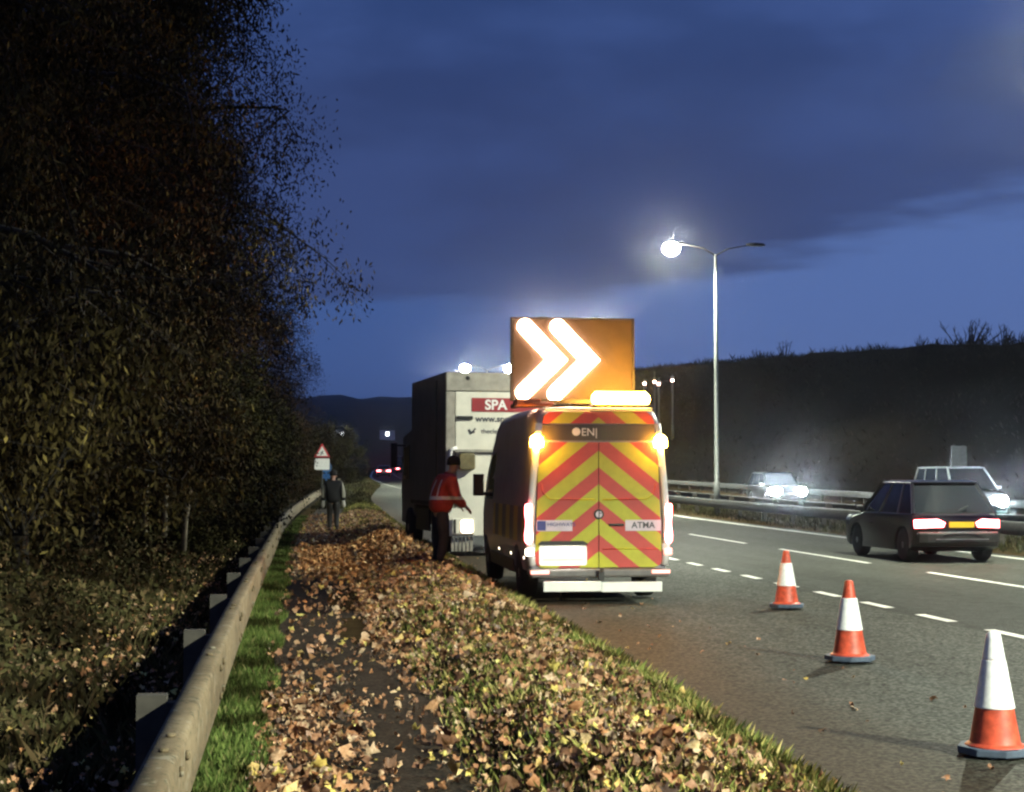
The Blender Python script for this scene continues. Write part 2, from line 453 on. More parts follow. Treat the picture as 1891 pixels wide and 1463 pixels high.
strip('opposite_road', lambda Y: cx(Y) + 19.7, lambda Y: cx(Y) + 27.3, 6, lambda X, Y: ez(Y), M['road'])
strip('path', pl, pr, 4, lambda X, Y: ez(Y) + .088, M['path'], YS[YS < 200])

def markings(name, u, segs, wid=.12, edge=False):
    V = []; F = []
    for a, b in segs:
        n = max(1, int((b - a) / 2))
        st = len(V)
        for i in range(n + 1):
            Y = a + (b - a) * i / n
            X = float(cx(Y)) + u
            z = float(ez(Y)) + .004 + (Y > 60) * .01 + (Y > 200) * .03
            V += [(X - wid / 2, Y, z), (X + wid / 2, Y, z)]
        F += [(st + 2 * i, st + 2 * i + 1, st + 2 * i + 3, st + 2 * i + 2) for i in range(n)]
    o = mesh_obj(name, V, F, M['marking']); o['kind'] = 'structure'
markings('layby_marking', 7.8, [(17.9 + 2 * k, 18.9 + 2 * k) for k in range(-8, 64)], .14)
markings('lane_marking', 11.35, [(30.2 + 9 * k, 36.2 + 9 * k) for k in range(-4, 50)])
markings('edge_line', 15.1, [(0, 900)], .16)
markings('kerb_line', 8.0, [(150, 900)], .2)
markings('far_edge_line', 20.1, [(0, 700)], .15)
markings('far_lane_marking', 23.6, [(20 + 9 * k, 26 + 9 * k) for k in range(0, 40)])

# ------------------------------------------------------------------ hills
def hills():
    # the rough cutting slope beyond the far carriageway
    ys = np.concatenate([np.arange(10, 160, 3.0), np.arange(160, 420, 8), np.arange(420, 900, 30)])
    crest = curve([(10, 5.0), (60, 8.0), (91, 9.6), (140, 11.8), (200, 14.2), (270, 17.2), (350, 21), (500, 28), (700, 26), (900, 18)])
    V = []; us = np.concatenate([np.linspace(28.6, 46, 16), np.linspace(49, 80, 8), [110, 180, 320]])
    rng = np.random.default_rng(3)
    for Y in ys:
        for u in us:
            t = min(max((u - 28.6) / 17.4, 0), 1)
            h = float(crest(Y)) * (t * t * (3 - 2 * t)) ** .85
            if u > 46: h += (u - 46) * .02
            h += .25 * math.sin(u * .9 + Y * .21) * math.sin(Y * .13) * t + rng.normal(0, .10) * (t > .05)
            V.append((u + float(cx(Y)), Y, float(ez(Y)) + h + .03 - .25 * (t == 0)))
    nc = len(us)
    F = [(r * nc + k, r * nc + k + 1, (r + 1) * nc + k + 1, (r + 1) * nc + k) for r in range(len(ys) - 1) for k in range(nc - 1)]
    o = mesh_obj('hill', V, F, M['hill'], None, True); o['kind'] = 'structure'
    # far ridge
    V = []; xs = np.linspace(-900, 1600, 140)
    for r, (Y, h0) in enumerate(((700, 3), (900, 30), (1200, 60), (1450, 74), (1900, 60), (2600, 0))):
        for x in xs:
            k = h0 / 74
            h = h0 + k * (6 * math.sin(x * .006 + r) + 4 * math.sin(x * .021 + 2 * r) + 1.6 * math.sin(x * .11 + r) + rng.normal(0, .7))
            V.append((x, Y + 20 * math.sin(x * .01), h))
    nc = len(xs)
    F = [(r * nc + k, r * nc + k + 1, (r + 1) * nc + k + 1, (r + 1) * nc + k) for r in range(5) for k in range(nc - 1)]
    o = mesh_obj('distant_hills', V, F, M['far_hill'], None, True); o['kind'] = 'structure'
    return crest
CREST = hills()
def hill_top(Y, u=46): return float(ez(Y) + CREST(Y))

# ------------------------------------------------------------------ vegetation helpers
def leaf_cloud(P, L, Wd, D=None, droop=.7, rng=RNG):
    """diamond leaves at points P with length L, width Wd; returns V,F"""
    n = len(P)
    ax = rng.normal(0, 1, (n, 3)); ax[:, 2] -= droop * 2.2
    ax /= np.linalg.norm(ax, axis=1, keepdims=True)
    sd = np.cross(ax, rng.normal(0, 1, (n, 3))); sd /= np.maximum(np.linalg.norm(sd, axis=1, keepdims=True), 1e-6)
    L = (np.ones(n) * L * rng.uniform(.6, 1.3, n))[:, None]; Wd = (np.ones(n) * Wd * rng.uniform(.7, 1.2, n))[:, None]
    V = np.empty((n, 4, 3)); V[:, 0] = P; V[:, 1] = P + ax * L * .45 + sd * Wd; V[:, 2] = P + ax * L; V[:, 3] = P + ax * L * .45 - sd * Wd
    F = np.arange(n * 4).reshape(n, 4)
    return V.reshape(-1, 3), F
def blades(P, H, Wd, lean=.35, rng=RNG):
    n = len(P)
    th = rng.uniform(0, 2 * np.pi, n); d = np.stack([np.cos(th), np.sin(th), np.zeros(n)], 1)
    th2 = rng.uniform(0, 2 * np.pi, n); ln = np.stack([np.cos(th2), np.sin(th2), np.zeros(n)], 1)
    H = (np.ones(n) * H * rng.uniform(.45, 1.35, n))[:, None]; Wd = (np.ones(n) * Wd)[:, None]
    le = rng.uniform(0, lean, n)[:, None]
    V = np.empty((n, 4, 3)); V[:, 0] = P - d * Wd; V[:, 1] = P + d * Wd
    mid = P + ln * H * le * .35 + np.array([0, 0, .6]) * H
    V[:, 2] = mid + d * Wd * .6
    V[:, 3] = P + ln * H * le + np.array([0, 0, 1.]) * H
    # tri + tri as quads of the order 0,1,2,3
    return V.reshape(-1, 3), np.arange(n * 4).reshape(n, 4)

def tree_data(seed, H, Rx, low, nclu, per, leafL, leafW, droop):
    rng = np.random.default_rng(seed); rnd = random.Random(seed)
    mb = MB()
    lean = Vector((rnd.uniform(-.5, .5), rnd.uniform(-.5, .5), 0))
    trunk = [Vector((0, 0, -.3)) + lean * (t * t) * 1.2 + Vector((math.sin(t * 5 + seed) * .12, math.cos(t * 4 + seed) * .12, H * .92 * t)) for t in np.linspace(0, 1, 9)]
    rad = [max(.02, H * .013 * (1 - t) ** .8 + .015) for t in np.linspace(0, 1, 9)]
    mb.tube(trunk, rad, 8)
    C = []; nb = 26
    for i in range(nb):
        t = .08 + .9 * (i + rnd.random()) / nb
        k = t * 8; a = trunk[min(int(k), 7)].lerp(trunk[min(int(k) + 1, 8)], k - int(k))
        prof = math.sin(math.pi * (.12 + .8 * t)) ** .7
        th = i * 2.4 + rnd.uniform(-.6, .6); ln = Rx * prof * rnd.uniform(.62, 1.12)
        d = Vector((math.cos(th), math.sin(th), rnd.uniform(.05, .55)))
        pts = [a]
        for s_ in (.3, .6, .85, 1):
            p = a + d * ln * s_ + Vector((rnd.uniform(-.2, .2), rnd.uniform(-.2, .2), -droop * .55 * ln * s_ ** 2.4))
            p.z = max(p.z, low * .6); pts.append(p)
        r0 = H * .0042
        mb.tube(pts, [r0 * 1.4, r0, r0 * .7, r0 * .4, r0 * .18], 5, False)
        for j in range(max(2, nclu // nb)):
            s_ = rnd.uniform(.25, 1.0) ** .8; kk = s_ * 4; q = pts[min(int(kk), 3)].lerp(pts[min(int(kk) + 1, 4)], kk - int(kk))
            o = Vector((rnd.uniform(-.30, .30) * Rx, rnd.uniform(-.30, .30) * Rx, rnd.gauss(0, .15 * Rx) - .12 * Rx))
            e = q + o; e.z = max(e.z, low + rnd.random() * .6)
            mb.tube([q, q.lerp(e, .6) + Vector((0, 0, .05)), e], [r0 * .3, r0 * .2, r0 * .08], 3, False)
            for q_ in range(3):
                f_ = e + Vector((rnd.gauss(0, .10), rnd.gauss(0, .10), rnd.gauss(-.06, .10))) * Rx
                mb.tube([q.lerp(e, rnd.uniform(.4, 1)), f_], [r0 * .10, r0 * .05], 3, False)
            C.append((e.x, e.y, e.z))
    C = np.array(C)
    n = len(C) * per
    idx = np.repeat(np.arange(len(C)), per)
    sc = rng.uniform(.55, 1.35, len(C))[idx][:, None]
    P = C[idx] + np.clip(rng.normal(0, 1, (n, 3)), -1.7, 1.7) * np.array([.30, .30, .42]) * sc * (Rx / 3.2) - np.array([0, 0, .15])
    keep = (P[:, 2] > .2) & (rng.random(n) < rng.uniform(.35, 1, len(C))[idx])
    V, F = leaf_cloud(P[keep], leafL, leafW, droop=droop, rng=rng)
    return mb, V, F
def make_tree(kind, loc, rz, sc, label, group='trees of the dark roadside wood'):
    root = empty('broadleaf_tree', loc, rz, label, 'tree', group)
    tm, cm = TREE[kind]
    t = bpy.data.objects.new('trunk', tm); COL.objects.link(t); t.parent = root
    c = bpy.data.objects.new('crown', cm); COL.objects.link(c); c.parent = root
    root.scale = (sc, sc, sc)
    return root
TREE = {}
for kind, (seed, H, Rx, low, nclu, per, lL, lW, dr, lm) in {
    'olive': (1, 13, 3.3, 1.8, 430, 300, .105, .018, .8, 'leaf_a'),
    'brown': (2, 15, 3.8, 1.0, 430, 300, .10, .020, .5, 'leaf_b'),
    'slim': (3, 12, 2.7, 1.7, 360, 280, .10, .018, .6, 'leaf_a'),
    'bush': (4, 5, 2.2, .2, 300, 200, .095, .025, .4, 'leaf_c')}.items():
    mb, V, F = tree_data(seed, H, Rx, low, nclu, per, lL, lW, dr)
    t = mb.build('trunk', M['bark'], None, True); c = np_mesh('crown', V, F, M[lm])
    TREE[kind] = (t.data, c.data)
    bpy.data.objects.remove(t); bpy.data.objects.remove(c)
TREES = [  # X, Y, kind, scale, label
    (-4.3, 15.5, 'olive', .95, 'nearest tall olive-leaved tree with drooping boughs at the left edge'),
    (-3.4, 20.5, 'slim', 1.0, 'slim olive tree with hanging leaf sprays in the middle of the dark wood'),
    (-5.6, 23.5, 'brown', 1.0, 'brown-leaved tree deep in the wood behind the hanging sprays'),
    (-3.2, 27.5, 'olive', 1.0, 'olive tree whose boughs hang low over the pale sapling stems'),
    (-3.9, 35.0, 'brown', 1.05, 'russet tree reaching out over the guard rail against the sky'),
    (-6.4, 33.0, 'olive', 1.1, 'tall olive tree set back in the wood at far left'),
    (-3.8, 43.0, 'slim', 1.15, 'slim dark tree whose bare twig sticks out furthest against the blue sky'),
    (-6.0, 46.0, 'brown', 1.1, 'tall brown tree set back behind the slim dark tree'),
    (-3.2, 52.0, 'brown', .95, 'brown tree with a ragged crown above the distant walker'),
    (-4.6, 60.0, 'olive', 1.15, 'tall tree of the wood beyond the ragged brown tree'),
    (-1.2, 73.0, 'brown', .72, 'small tree at the end of the wood just left of the warning sign'),
    (-4.5, 76.0, 'brown', 1.0, 'far tree of the wood behind the warning sign'),
    (-1.7, 84.0, 'bush', 1.3, 'round dark bush behind the warning sign'),
    (-9.0, 55.0, 'olive', 1.2, 'far tall tree in the depth of the wood'),
    (-9.5, 70.0, 'brown', 1.2, 'farthest tall tree in the depth of the wood'),
    (-2.4, 31.0, 'bush', .9, 'dark bush right of the pale sapling stems'),
    (-2.2, 38.5, 'bush', 1.0, 'dark bush under the russet tree by the guard rail'),
    (-2.0, 47.0, 'bush', 1.1, 'dark bush where the guard rail begins to bend'),
    (-1.4, 57.0, 'bush', 1.1, 'dark bush left of the distant walker'),
    (.2, 80.0, 'bush', .75, 'low bush just behind the blue sign'),
    (1.2, 96.0, 'bush', 1.0, 'low bush far along the bend of the guard rail'),
    (4.0, 128.0, 'bush', 1.1, 'farthest low bush at the bend of the guard rail'),
]
for i, (x, y, k, s, lab) in enumerate(TREES):
    make_tree(k, (x, y, float(gz(x, y))), i * 1.37, s, lab)

# three pale sapling stems in the wood
for i, (px_x, y, h, ln, lab) in enumerate(((-2.45, 29.0, 2.6, .02, 'thin pale sapling stem, leftmost of three, in the dark wood'),
                                    (-2.13, 29.3, 2.8, .05, 'pale upright sapling stem, middle of three, in the dark wood'),
                                    (-1.78, 29.0, 2.3, .16, 'pale leaning sapling stem, rightmost of three, in the dark wood'))):
    t = empty('sapling', (px_x, y, float(gz(px_x, y))), 0, lab, 'sapling', 'pale sapling stems in the wood')
    b = MB(); b.tube([(0, 0, -.1), (ln * .3, 0, h * .35), (ln, .05, h * .7), (ln * 2, .05, h)], [.055, .05, .042, .025], 7); b.build('trunk', M['bark_pale'], t, True)
    rr = np.random.default_rng(i + 40); V, F = leaf_cloud(rr.normal(0, .28, (220, 3)) + np.array([ln * 2, .1, h]), .10, .022, rng=rr); np_mesh('crown', V, F, M['leaf_a'], t)

# undergrowth behind the rail
def scatter(n, y0, y1, xf0, xf1, power=1.0):
    rng = RNG
    s = rng.random(n) ** power; Y = y0 + (y1 - y0) * s
    a = xf0(Y); b = xf1(Y); X = a + (b - a) * rng.random(n)
    return X, Y
def undergrowth():
    Vs, Fs, off = [], [], 0
    X, Y = scatter(80000, 4.5, 70, lambda y: rl(y) - 1.2 - .14 * y, lambda y: rl(y) - .16, 1.9)
    d = rl(Y) - X
    nz = np.sin(X * 2.3 + Y * .7) * np.sin(Y * 1.1 - X) * .5 + .5
    h = np.clip((d - .5) * .40, .05, 1.0) * (.30 + .9 * nz)
    Z = gz(X, Y) + h * RNG.random(len(X)) ** .6
    V, F = leaf_cloud(np.stack([X, Y, Z], 1), np.clip(.032 + .0032 * Y, .035, .13), np.clip(.008 + .0009 * Y, .010, .04), droop=-.15)
    Vs.append(V); Fs.append(F)
    X, Y = scatter(16000, 4.5, 45, lambda y: rl(y) - .9 - .12 * y, lambda y: rl(y) - .2, 1.7)
    V, F = blades(np.stack([X, Y, gz(X, Y)], 1), .20, .0035, .9); Vs.append(V); Fs.append(F + len(Vs[0]))
    o = np_mesh('undergrowth', np.concatenate(Vs), np.concatenate(Fs), M['under']); o['kind'] = 'stuff'
    o['label'] = 'dark tangled undergrowth between the guard rail and the wood'
undergrowth()

def grass_patch(name, X, Y, h, w, mat, label, lean=.5):
    V, F = blades(np.stack([X, Y, gz(X, Y) - .005], 1), h, w, lean)
    o = np_mesh(name, V, F, mat); o['kind'] = 'stuff'; o['label'] = label
X, Y = scatter(52000, 4.6, 60, lambda y: rl(y) - .06, lambda y: pl(y) + .02 + .05 * np.sin(y * 2.1), 2.0)
grass_patch('grass', X, Y, .085, .0035, M['grass'], 'bright green grass strip between the guard rail and the path')
def vmask(X, Y):
    return .5 + .5 * np.sin(X * 3.1 + Y * .6) * np.sin(Y * 1.35 - X * 1.7)
X, Y = scatter(150000, 5.0, 75, lambda y: pr(y) - .08, lambda y: ve(y) + .05, 1.75)
t_ = (X - pr(Y)) / (ve(Y) - pr(Y))
k = RNG.random(len(X)) < (.22 + .80 * vmask(X, Y) * np.clip(t_ * 1.4, .15, 1) + .6 * (t_ > .80))
X, Y = X[k], Y[k]
grass_patch('verge_grass', X, Y, np.where((X - pr(Y)) / (ve(Y) - pr(Y)) > .85, .12, .085), .0024, M['grass_dry'], 'rough yellow green grass on the leaf strewn verge', .7)
X, Y = scatter(14000, 70, 190, lambda y: rl(y), lambda y: ve(y), 1.3)
grass_patch('far_verge_grass', X, Y, .12, .02, M['grass_far'], 'dim grass on the verge at the bend')
X, Y = scatter(26000, 20, 110, lambda y: cx(y) + 15.7, lambda y: cx(y) + 19.6, 1.4)
grass_patch('median_grass', X, Y, .16, .012, M['grass_far'], 'dull grass in the central reservation')
# hillside tufts
def hill_grass():
    n = 42000; Y = 25 + 330 * RNG.random(n) ** 1.5; u = 29 + 19 * RNG.random(n) ** .7
    t = np.clip((u - 28.6) / 17.4, 0, 1); h = CREST(Y) * (t * t * (3 - 2 * t)) ** .85 + np.where(u > 46, (u - 46) * .02, 0)
    n2 = 5200; Yc = 60 + 260 * RNG.random(n2); Yc = Yc[(np.sin(Yc * .37) * np.sin(Yc * .113 + 1) + RNG.normal(0, .4, n2)) > .15]; uc = 45 + 3 * RNG.random(len(Yc))
    P = np.stack([u + cx(Y), Y, ez(Y) + h - .1], 1); Pc = np.stack([uc + cx(Yc), Yc, ez(Yc) + CREST(Yc) - .15], 1)
    V, F = blades(P, np.clip(.22 + .0012 * Y, .2, .6), .008, .9)
    V2, F2 = blades(Pc, .75, .018, .6); F = np.concatenate([F, F2 + len(V)]); V = np.concatenate([V, V2])
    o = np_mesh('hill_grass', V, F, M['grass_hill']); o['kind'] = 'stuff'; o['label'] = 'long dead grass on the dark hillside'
hill_grass()

# bare shrubs on the crest
def bare_shrub(x, y, z, w, h, n, seed, label):
    rnd = random.Random(seed); mb = MB(); t = empty('bare_shrub', (x, y, z), 0, label, 'shrub', 'bare shrubs on the hill crest')
    for i in range(n):
        a = rnd.uniform(0, 6.28); d = Vector((math.cos(a), math.sin(a), 0)) * rnd.uniform(.1, 1) * w; hh = h * rnd.uniform(.45, 1)
        b0 = Vector((d.x * .35, d.y * .35, -.3)); e = b0 + d * .65 + Vector((0, 0, hh)); mid = b0.lerp(e, .5) + Vector((rnd.uniform(-.1, .1), 0, hh * .08))
        mb.tube([b0, mid, e], [.045, .035, .012], 4, False)
        for k in range(4):
            q = mid.lerp(e, rnd.random()); f = q + Vector((rnd.uniform(-.5, .5), rnd.uniform(-.5, .5), rnd.uniform(.3, .9))) * h * .25
            mb.tube([q, f], [.022, .008], 3, False)
    mb.build('branches', M['bark'], t)
def crest_pt(px, Y):
    # bearing of a photograph column meets the crest line; used only to choose which part of the crest carries a shrub
    return (46 + float(cx(Y)), Y, hill_top(Y))
for (Y, w, h, n, sd, lab) in ((103, 2.6, 2.1, 30, 1, 'largest bare twiggy shrub on the hill crest at right'), (111, 1.2, 1.3, 12, 2, 'small bare shrub left of the largest shrub on the hill crest'),
        (97.5, 1.0, 1.7, 10, 5, 'small bare shrub right of the largest shrub on the hill crest'), (152, 1.6, 1.3, 14, 3, 'low bare shrub on the hill crest right of the street lamp'), (144, 1.0, 1.9, 9, 4, 'thin bare shrub on the hill crest, second right of the street lamp')):
    bare_shrub(46 + float(cx(Y)), Y, hill_top(Y), w, h, n, sd, lab)

# ------------------------------------------------------------------ fallen leaves
def maple(n_pts=11):
    ang = [-90, -62, -35, -8, 18, 45, 90, 135, 162, 188, 215, 242]
    rad = [.42, .30, .70, .46, .98, .56, 1.08, .56, .98, .46, .70, .30]
    return np.array([[r * math.cos(R(a)), r * math.sin(R(a)), 0] for a, r in zip(ang, rad)])
def fallen(name, X, Y, size, mat, label, lift=.03, flat=.5):
    rng = RNG; n = len(X); B = maple(); m = len(B)
    size = size * rng.uniform(.55, 1.25, n)
    loc = np.repeat(B[None], n, 0)
    rr_ = np.sqrt((loc ** 2).sum(2, keepdims=True)); lob = rng.random((n, 1, 1)) ** 1.3
    loc = loc * (lob + (1 - lob) * (.72 / rr_)) * rng.uniform(.55, 1.2, (n, 1, 1))
    loc[:, :, 0:1] *= rng.uniform(.5, 1.1, (n, 1, 1))
    loc = loc * size[:, None, None]
    r2 = (loc ** 2).sum(2)
    cup = rng.normal(0, 1.0, (n, 1)) / size[:, None]
    fold = rng.normal(0, 1.0, (n, 1)) / size[:, None]
    loc[:, :, 2] = cup * r2 * .45 + fold * .4 * np.abs(loc[:, :, 0]) * size[:, None] + rng.normal(0, .20, (n, m)) * size[:, None]
    loc[:, :, :2] *= rng.uniform(.50, 1.15, (n, m, 1))
    ctr = np.zeros((n, 1, 3))
    loc = np.concatenate([ctr, loc], 1)
    rz = rng.uniform(0, 2 * np.pi, n); tx = rng.normal(0, flat, n); ty = rng.normal(0, flat, n)
    def rot(P, c, s, i, j):
        a = P[:, :, i].copy(); b = P[:, :, j].copy(); P[:, :, i] = a * c[:, None] - b * s[:, None]; P[:, :, j] = a * s[:, None] + b * c[:, None]
    rot(loc, np.cos(rz), np.sin(rz), 0, 1); rot(loc, np.cos(tx), np.sin(tx), 1, 2); rot(loc, np.cos(ty), np.sin(ty), 0, 2)
    z = gz(X, Y); road = X > ve(Y); z = np.where(road, ez(Y) + .006, z)
    base = np.stack([X, Y, z], 1)
    loc[:, :, 2] -= np.minimum(loc[:, :, 2].min(1), 0)[:, None] * .55
    V = loc + base[:, None, :]
    V[:, :, 2] += (.004 + lift * rng.random(n))[:, None]
    k = m + 1
    F = np.array([[0, 1 + i, 1 + (i + 1) % m] for i in range(m)])
    F = (F[None] + (np.arange(n) * k)[:, None, None]).reshape(-1, 3)
    o = np_mesh(name, V.reshape(-1, 3), F, mat, None, False); o['kind'] = 'stuff'; o['label'] = label
    return o
# path and verge litter: banks of leaves, thinner along the middle of the path
X, Y = scatter(76000, 5.0, 62, lambda y: pl(y) - .05, lambda y: ve(y) + .05, 1.9)
tp = (X - pl(Y)) / 1.22
tv = (X - pr(Y)) / np.maximum(ve(Y) - pr(Y), .1)
patch = .5 + .5 * np.sin(X * 2.7 + Y * .55 + 1.2) * np.sin(Y * .83 - X * 1.3)
dens = np.where(X < pr(Y), np.clip(.85 - 1.25 * tp, .04, .75) * (Y < 13.5) + (.10 + .12 * patch) * (Y >= 13.5) + .8 * np.clip(tp - .7, 0, 1), .22 + .62 * patch ** 1.3 - .32 * np.clip(tv - .75, 0, 1) * 3)
bank = np.exp(-((Y - 31) / 5.5) ** 2) * (X > pl(Y) + .35) * (tv < .72) + .7 * np.exp(-((Y - 20) / 3.5) ** 2) * (X > pr(Y) - .25) * (tv < .55)
dens = dens + bank * .9
dens = np.where((X < pr(Y)) & (Y > 12.0) & (Y < 27) & (tp < .75), dens * .35, dens)
k = RNG.random(len(X)) < dens
fallen('fallen_leaves', X[k], Y[k], np.where(RNG.random(int(k.sum())) < .22, RNG.uniform(.055, .085, int(k.sum())), np.clip(.030 + .0012 * Y[k], .036, .068)), M['fallen'], 'brown and tan fallen maple leaves over the path and verge', .06, .70)
X = RNG.normal(0, 1, 5200); Y = 31 + 3.2 * RNG.normal(0, 1, 5200); X = pl(Y) + 1.15 + .62 * X
k = (X > pl(Y) + .15) & (X < ve(Y) - .4); n_h = int(k.sum())
M['fallen_orange'] = None
m = NM('orange fallen leaves'); c = m.ramp(m.island(), [(0, (.10, .045, .02)), (.3, (.30, .13, .05)), (.65, (.50, .22, .075)), (.9, (.62, .36, .15)), (1, (.66, .50, .28))]); M['fallen_orange'] = m.out(c, .65, spec=.2)
fallen('leaf_heap', X[k], Y[k], .060, M['fallen_orange'], 'heap of orange leaves across the footpath beyond the shadow', .14, .65)
X, Y = scatter(15000, 4.6, 60, lambda y: rl(y) - 1.6 - .10 * y, lambda y: rl(y) - .15, 1.6)
k = RNG.random(len(X)) < np.clip(.15 + .85 * (np.sin(Y * .9 + 2.1) * np.sin(X * 1.4 + Y * .3 + 1) > -.15) , 0, 1) * np.clip(1.25 - (rl(Y) - X) * .33, .12, 1)
fallen('leaf_drift', X[k], Y[k], .036, M['fallen'], 'drift of brown leaves caught behind the guard rail', .26, .6)
X, Y = scatter(60, 6, 30, lambda y: pr(y), lambda y: ve(y) + .1, 1.1)
fallen('yellow_leaves', X, Y, .055, M['fallen_yellow'], 'pale yellow maple leaves scattered on the verge', .09, .4)
X, Y = scatter(130, 7, 40, lambda y: ve(y) + .02, lambda y: ve(y) + 2.2, 1.2)
fallen('stray_leaves', X, Y, .04, M['fallen'], 'stray leaves along the edge of the layby', .0, .3)

# ------------------------------------------------------------------ guard rails
def guard_rail(name, fx, y0, y1, step, side, label, post0=None, zoff=0.0, mat=None, group=None, joints=None):
    """side=+1: the rail face looks to +X, posts stand on the -X side"""
    root = empty(name, (float(fx(y0)), y0, float(ez(y0))), 0, label, 'guard rail', group)
    prof = [(-.02, .40), (.065, .395), (.084, .402), (.092, .42), (.094, .55), (.092, .675), (.084, .694), (.065, .702), (-.02, .705), (-.03, .66), (.05, .65), (.06, .55), (.05, .45), (-.03, .44)]
    ys = []; y = y0
    while y < y1: ys.append(y); y += .8 if y < 60 else 3.2
    ys.append(y1)
    secs = []
    for y in ys:
        X = float(fx(y)); z = float(ez(y)) + zoff
        secs.append([(X + side * a - root.location.x, y - root.location.y, z + b - root.location.z) for a, b in prof])
    if side < 0: secs = [s[::-1] for s in secs]
    b = MB(); b.loft(secs)
    for k in range(14 if joints else 0):
        for yy in (joints + 3.2 * k, joints + 3.2 * k + .34):
            X = float(fx(yy)) - root.location.x; z = float(ez(yy)) + zoff - root.location.z
            for zz in (.47, .63): b.lathe([(.020, 0), (.020, .010), (.012, .016)], 8, (X + .094, yy - root.location.y, z + zz), 'x')
            b.lathe([(.020, 0), (.020, .010), (.012, .014)], 8, (X + .035, yy - root.location.y, z + .704), 'z')
    b.build('beam', mat or M['rail'], root, True)
    y = post0 if post0 is not None else y0 + .5; n = 0
    while y < y1 and n < 95:
        X = float(fx(y)); z = float(ez(y)) + zoff
        p = MB(); dx = -side * .15
        p.box((X + dx - root.location.x, y - root.location.y, z + .305 - root.location.z), (.14, .10, .78))
        p.box((X + dx * .35 - root.location.x, y - root.location.y, z + .58 - root.location.z), (.10, .09, .16))
        p.build('post', M['galv_dark'], root); y += step; n += 1
    return root
m = NM('weathered rail'); n_ = m.noise(3.5, 6, .65, m.coord('Object', (1, .35, 1))); n2_ = m.noise(28, 4, .7)
c = m.mix(m.step(n_, .3, .7), (.095, .070, .040), (.20, .155, .095)); c = m.mix(m.step(n2_, .52, .66), c, (.045, .045, .022)); n3_ = m.noise(9, 5, .7); c = m.mix(m.math('MULTIPLY', m.step(n3_, .56, .62), .6), c, (.24, .22, .17)); m.bump(n2_, .4, .006)
M['rail'] = m.out(c, .85, spec=.2)
M['rail_joint'] = worn('rusty joint sleeve', (.105, .080, .050), .85, .4, 14, bump=.4)
guard_rail('guard_rail', rl, 3.0, 175, 3.2, 1, 'weathered steel guard rail curving along the left of the footpath', 4.45, joints=6.0)
guard_rail('guard_rail', lambda y: cx(y) + 16.25, 25, 330, 3.2, -1, 'grey steel guard rail in front of the street lamp in the central reservation', None, 0, M['galv'])
guard_rail('guard_rail', lambda y: cx(y) + 18.9, 25, 330, 3.2, 1, 'grey steel guard rail behind the street lamp in the central reservation', None, 0, M['galv'])
guard_rail('guard_rail', lambda y: cx(y) + 28.0, 40, 330, 3.2, -1, 'farthest grey guard rail at the foot of the dark hillside', None, 0, M['galv'])

# ------------------------------------------------------------------ street lamps
def lamp_light(parent, loc, power, rad=.16):
    d = bpy.data.lights.new('lantern_light', 'SPOT'); d.energy = power; d.spot_size = R(152); d.spot_blend = .12
    d.shadow_soft_size = rad; d.color = (.95, 1.0, .78)
    o = bpy.data.objects.new('lantern_light', d); COL.objects.link(o); o.parent = parent; o.location = loc
    return o
def street_lamp(x, y, label, on=(True, True), arms=(True, True), Hc=10.6, power=LAMP_W, lens='lamp_on', lw=1.0, group='street lamps along the central reservation', z=None):
    root = empty('street_lamp', (x, y, float(gz(x, y)) if z is None else z), 0, label, 'street lamp', group)
    b = MB(); b.tube([(0, 0, -.2), (0, 0, 1.3), (0, 0, 1.32), (0, 0, 6), (0, 0, Hc)], [.13, .13, .10, .085, .055], 12); b.build('pole', M['pole'], root, True)
    if not any(arms):
        l = MB(); l.lathe([(.05, 0), (.16, .06), (.17, .16), (.06, .24)], 12, (0, 0, Hc + .30)); ln = l.build('lantern', M['grey_paint'], root, True)
        q = MB(); q.lathe([(.05, 0), (.13, .05), (.14, .15), (.10, .22)], 12, (0, 0, Hc)); q.build('lens', M[lens], ln, True)
    for s, o_, have in ((-1, on[0], arms[0]), (1, on[1], arms[1])):
        if not have: continue
        b = MB(); b.tube([(0, 0, Hc - .05), (s * .5, 0, Hc + .24), (s * 1.35, 0, Hc + .40)], [.035, .028, .022], 8); b.build('arm', M['arm'], root, True)
        l = MB(); secs = []
        for t, w_, h_ in ((1.3, .06, .05), (1.42, .13, .09), (1.7, .16, .11), (2.0, .15, .09), (2.1, .06, .04)):
            secs.append([(s * t, w_ * math.cos(a), Hc + .42 + h_ * max(math.sin(a), -.35)) for a in np.linspace(0, 2 * math.pi, 12, endpoint=False)])
        l.loft(secs); ln = l.build('lantern', M['arm'], root, True)
        zl = Hc + .40
        if o_: q = MB(); q.lathe([(.34 * lw * math.sin(a) + .01, -.27 * lw * (1 - math.cos(a)) * .5 * 2 + .27 * lw) for a in np.linspace(math.pi, .25, 10)], 18, (s * 1.86, 0, zl - .20 * lw))
        else: q = MB(); q.lathe([(.02, -.05), (.10, -.03), (.13, .0), (.12, .02)], 14, (s * 1.72, 0, zl + .02))
        q.build('lens', M[lens if o_ else 'lamp_off'], ln, True)
        if o_ and power: lamp_light(ln, (s * 1.86, 0, zl - .50 * lw), power)
    return root
def med(y): return float(cx(y)) + 16.75
street_lamp(med(62), 62, 'tall street lamp with its left lantern lit and right one dark', (True, False))
street_lamp(med(27.5), 27.5, 'street lamp of the central reservation nearest the camera, outside the right edge', (True, False), lens='lamp_near')
street_lamp(med(-7), -7, 'street lamp standing behind the camera on the central reservation', (True, False), power=LAMP_W * 3.4, lens='lamp_near')
street_lamp(med(96.5), 96.5, 'street lamp hidden behind the lit arrow board', (True, True))
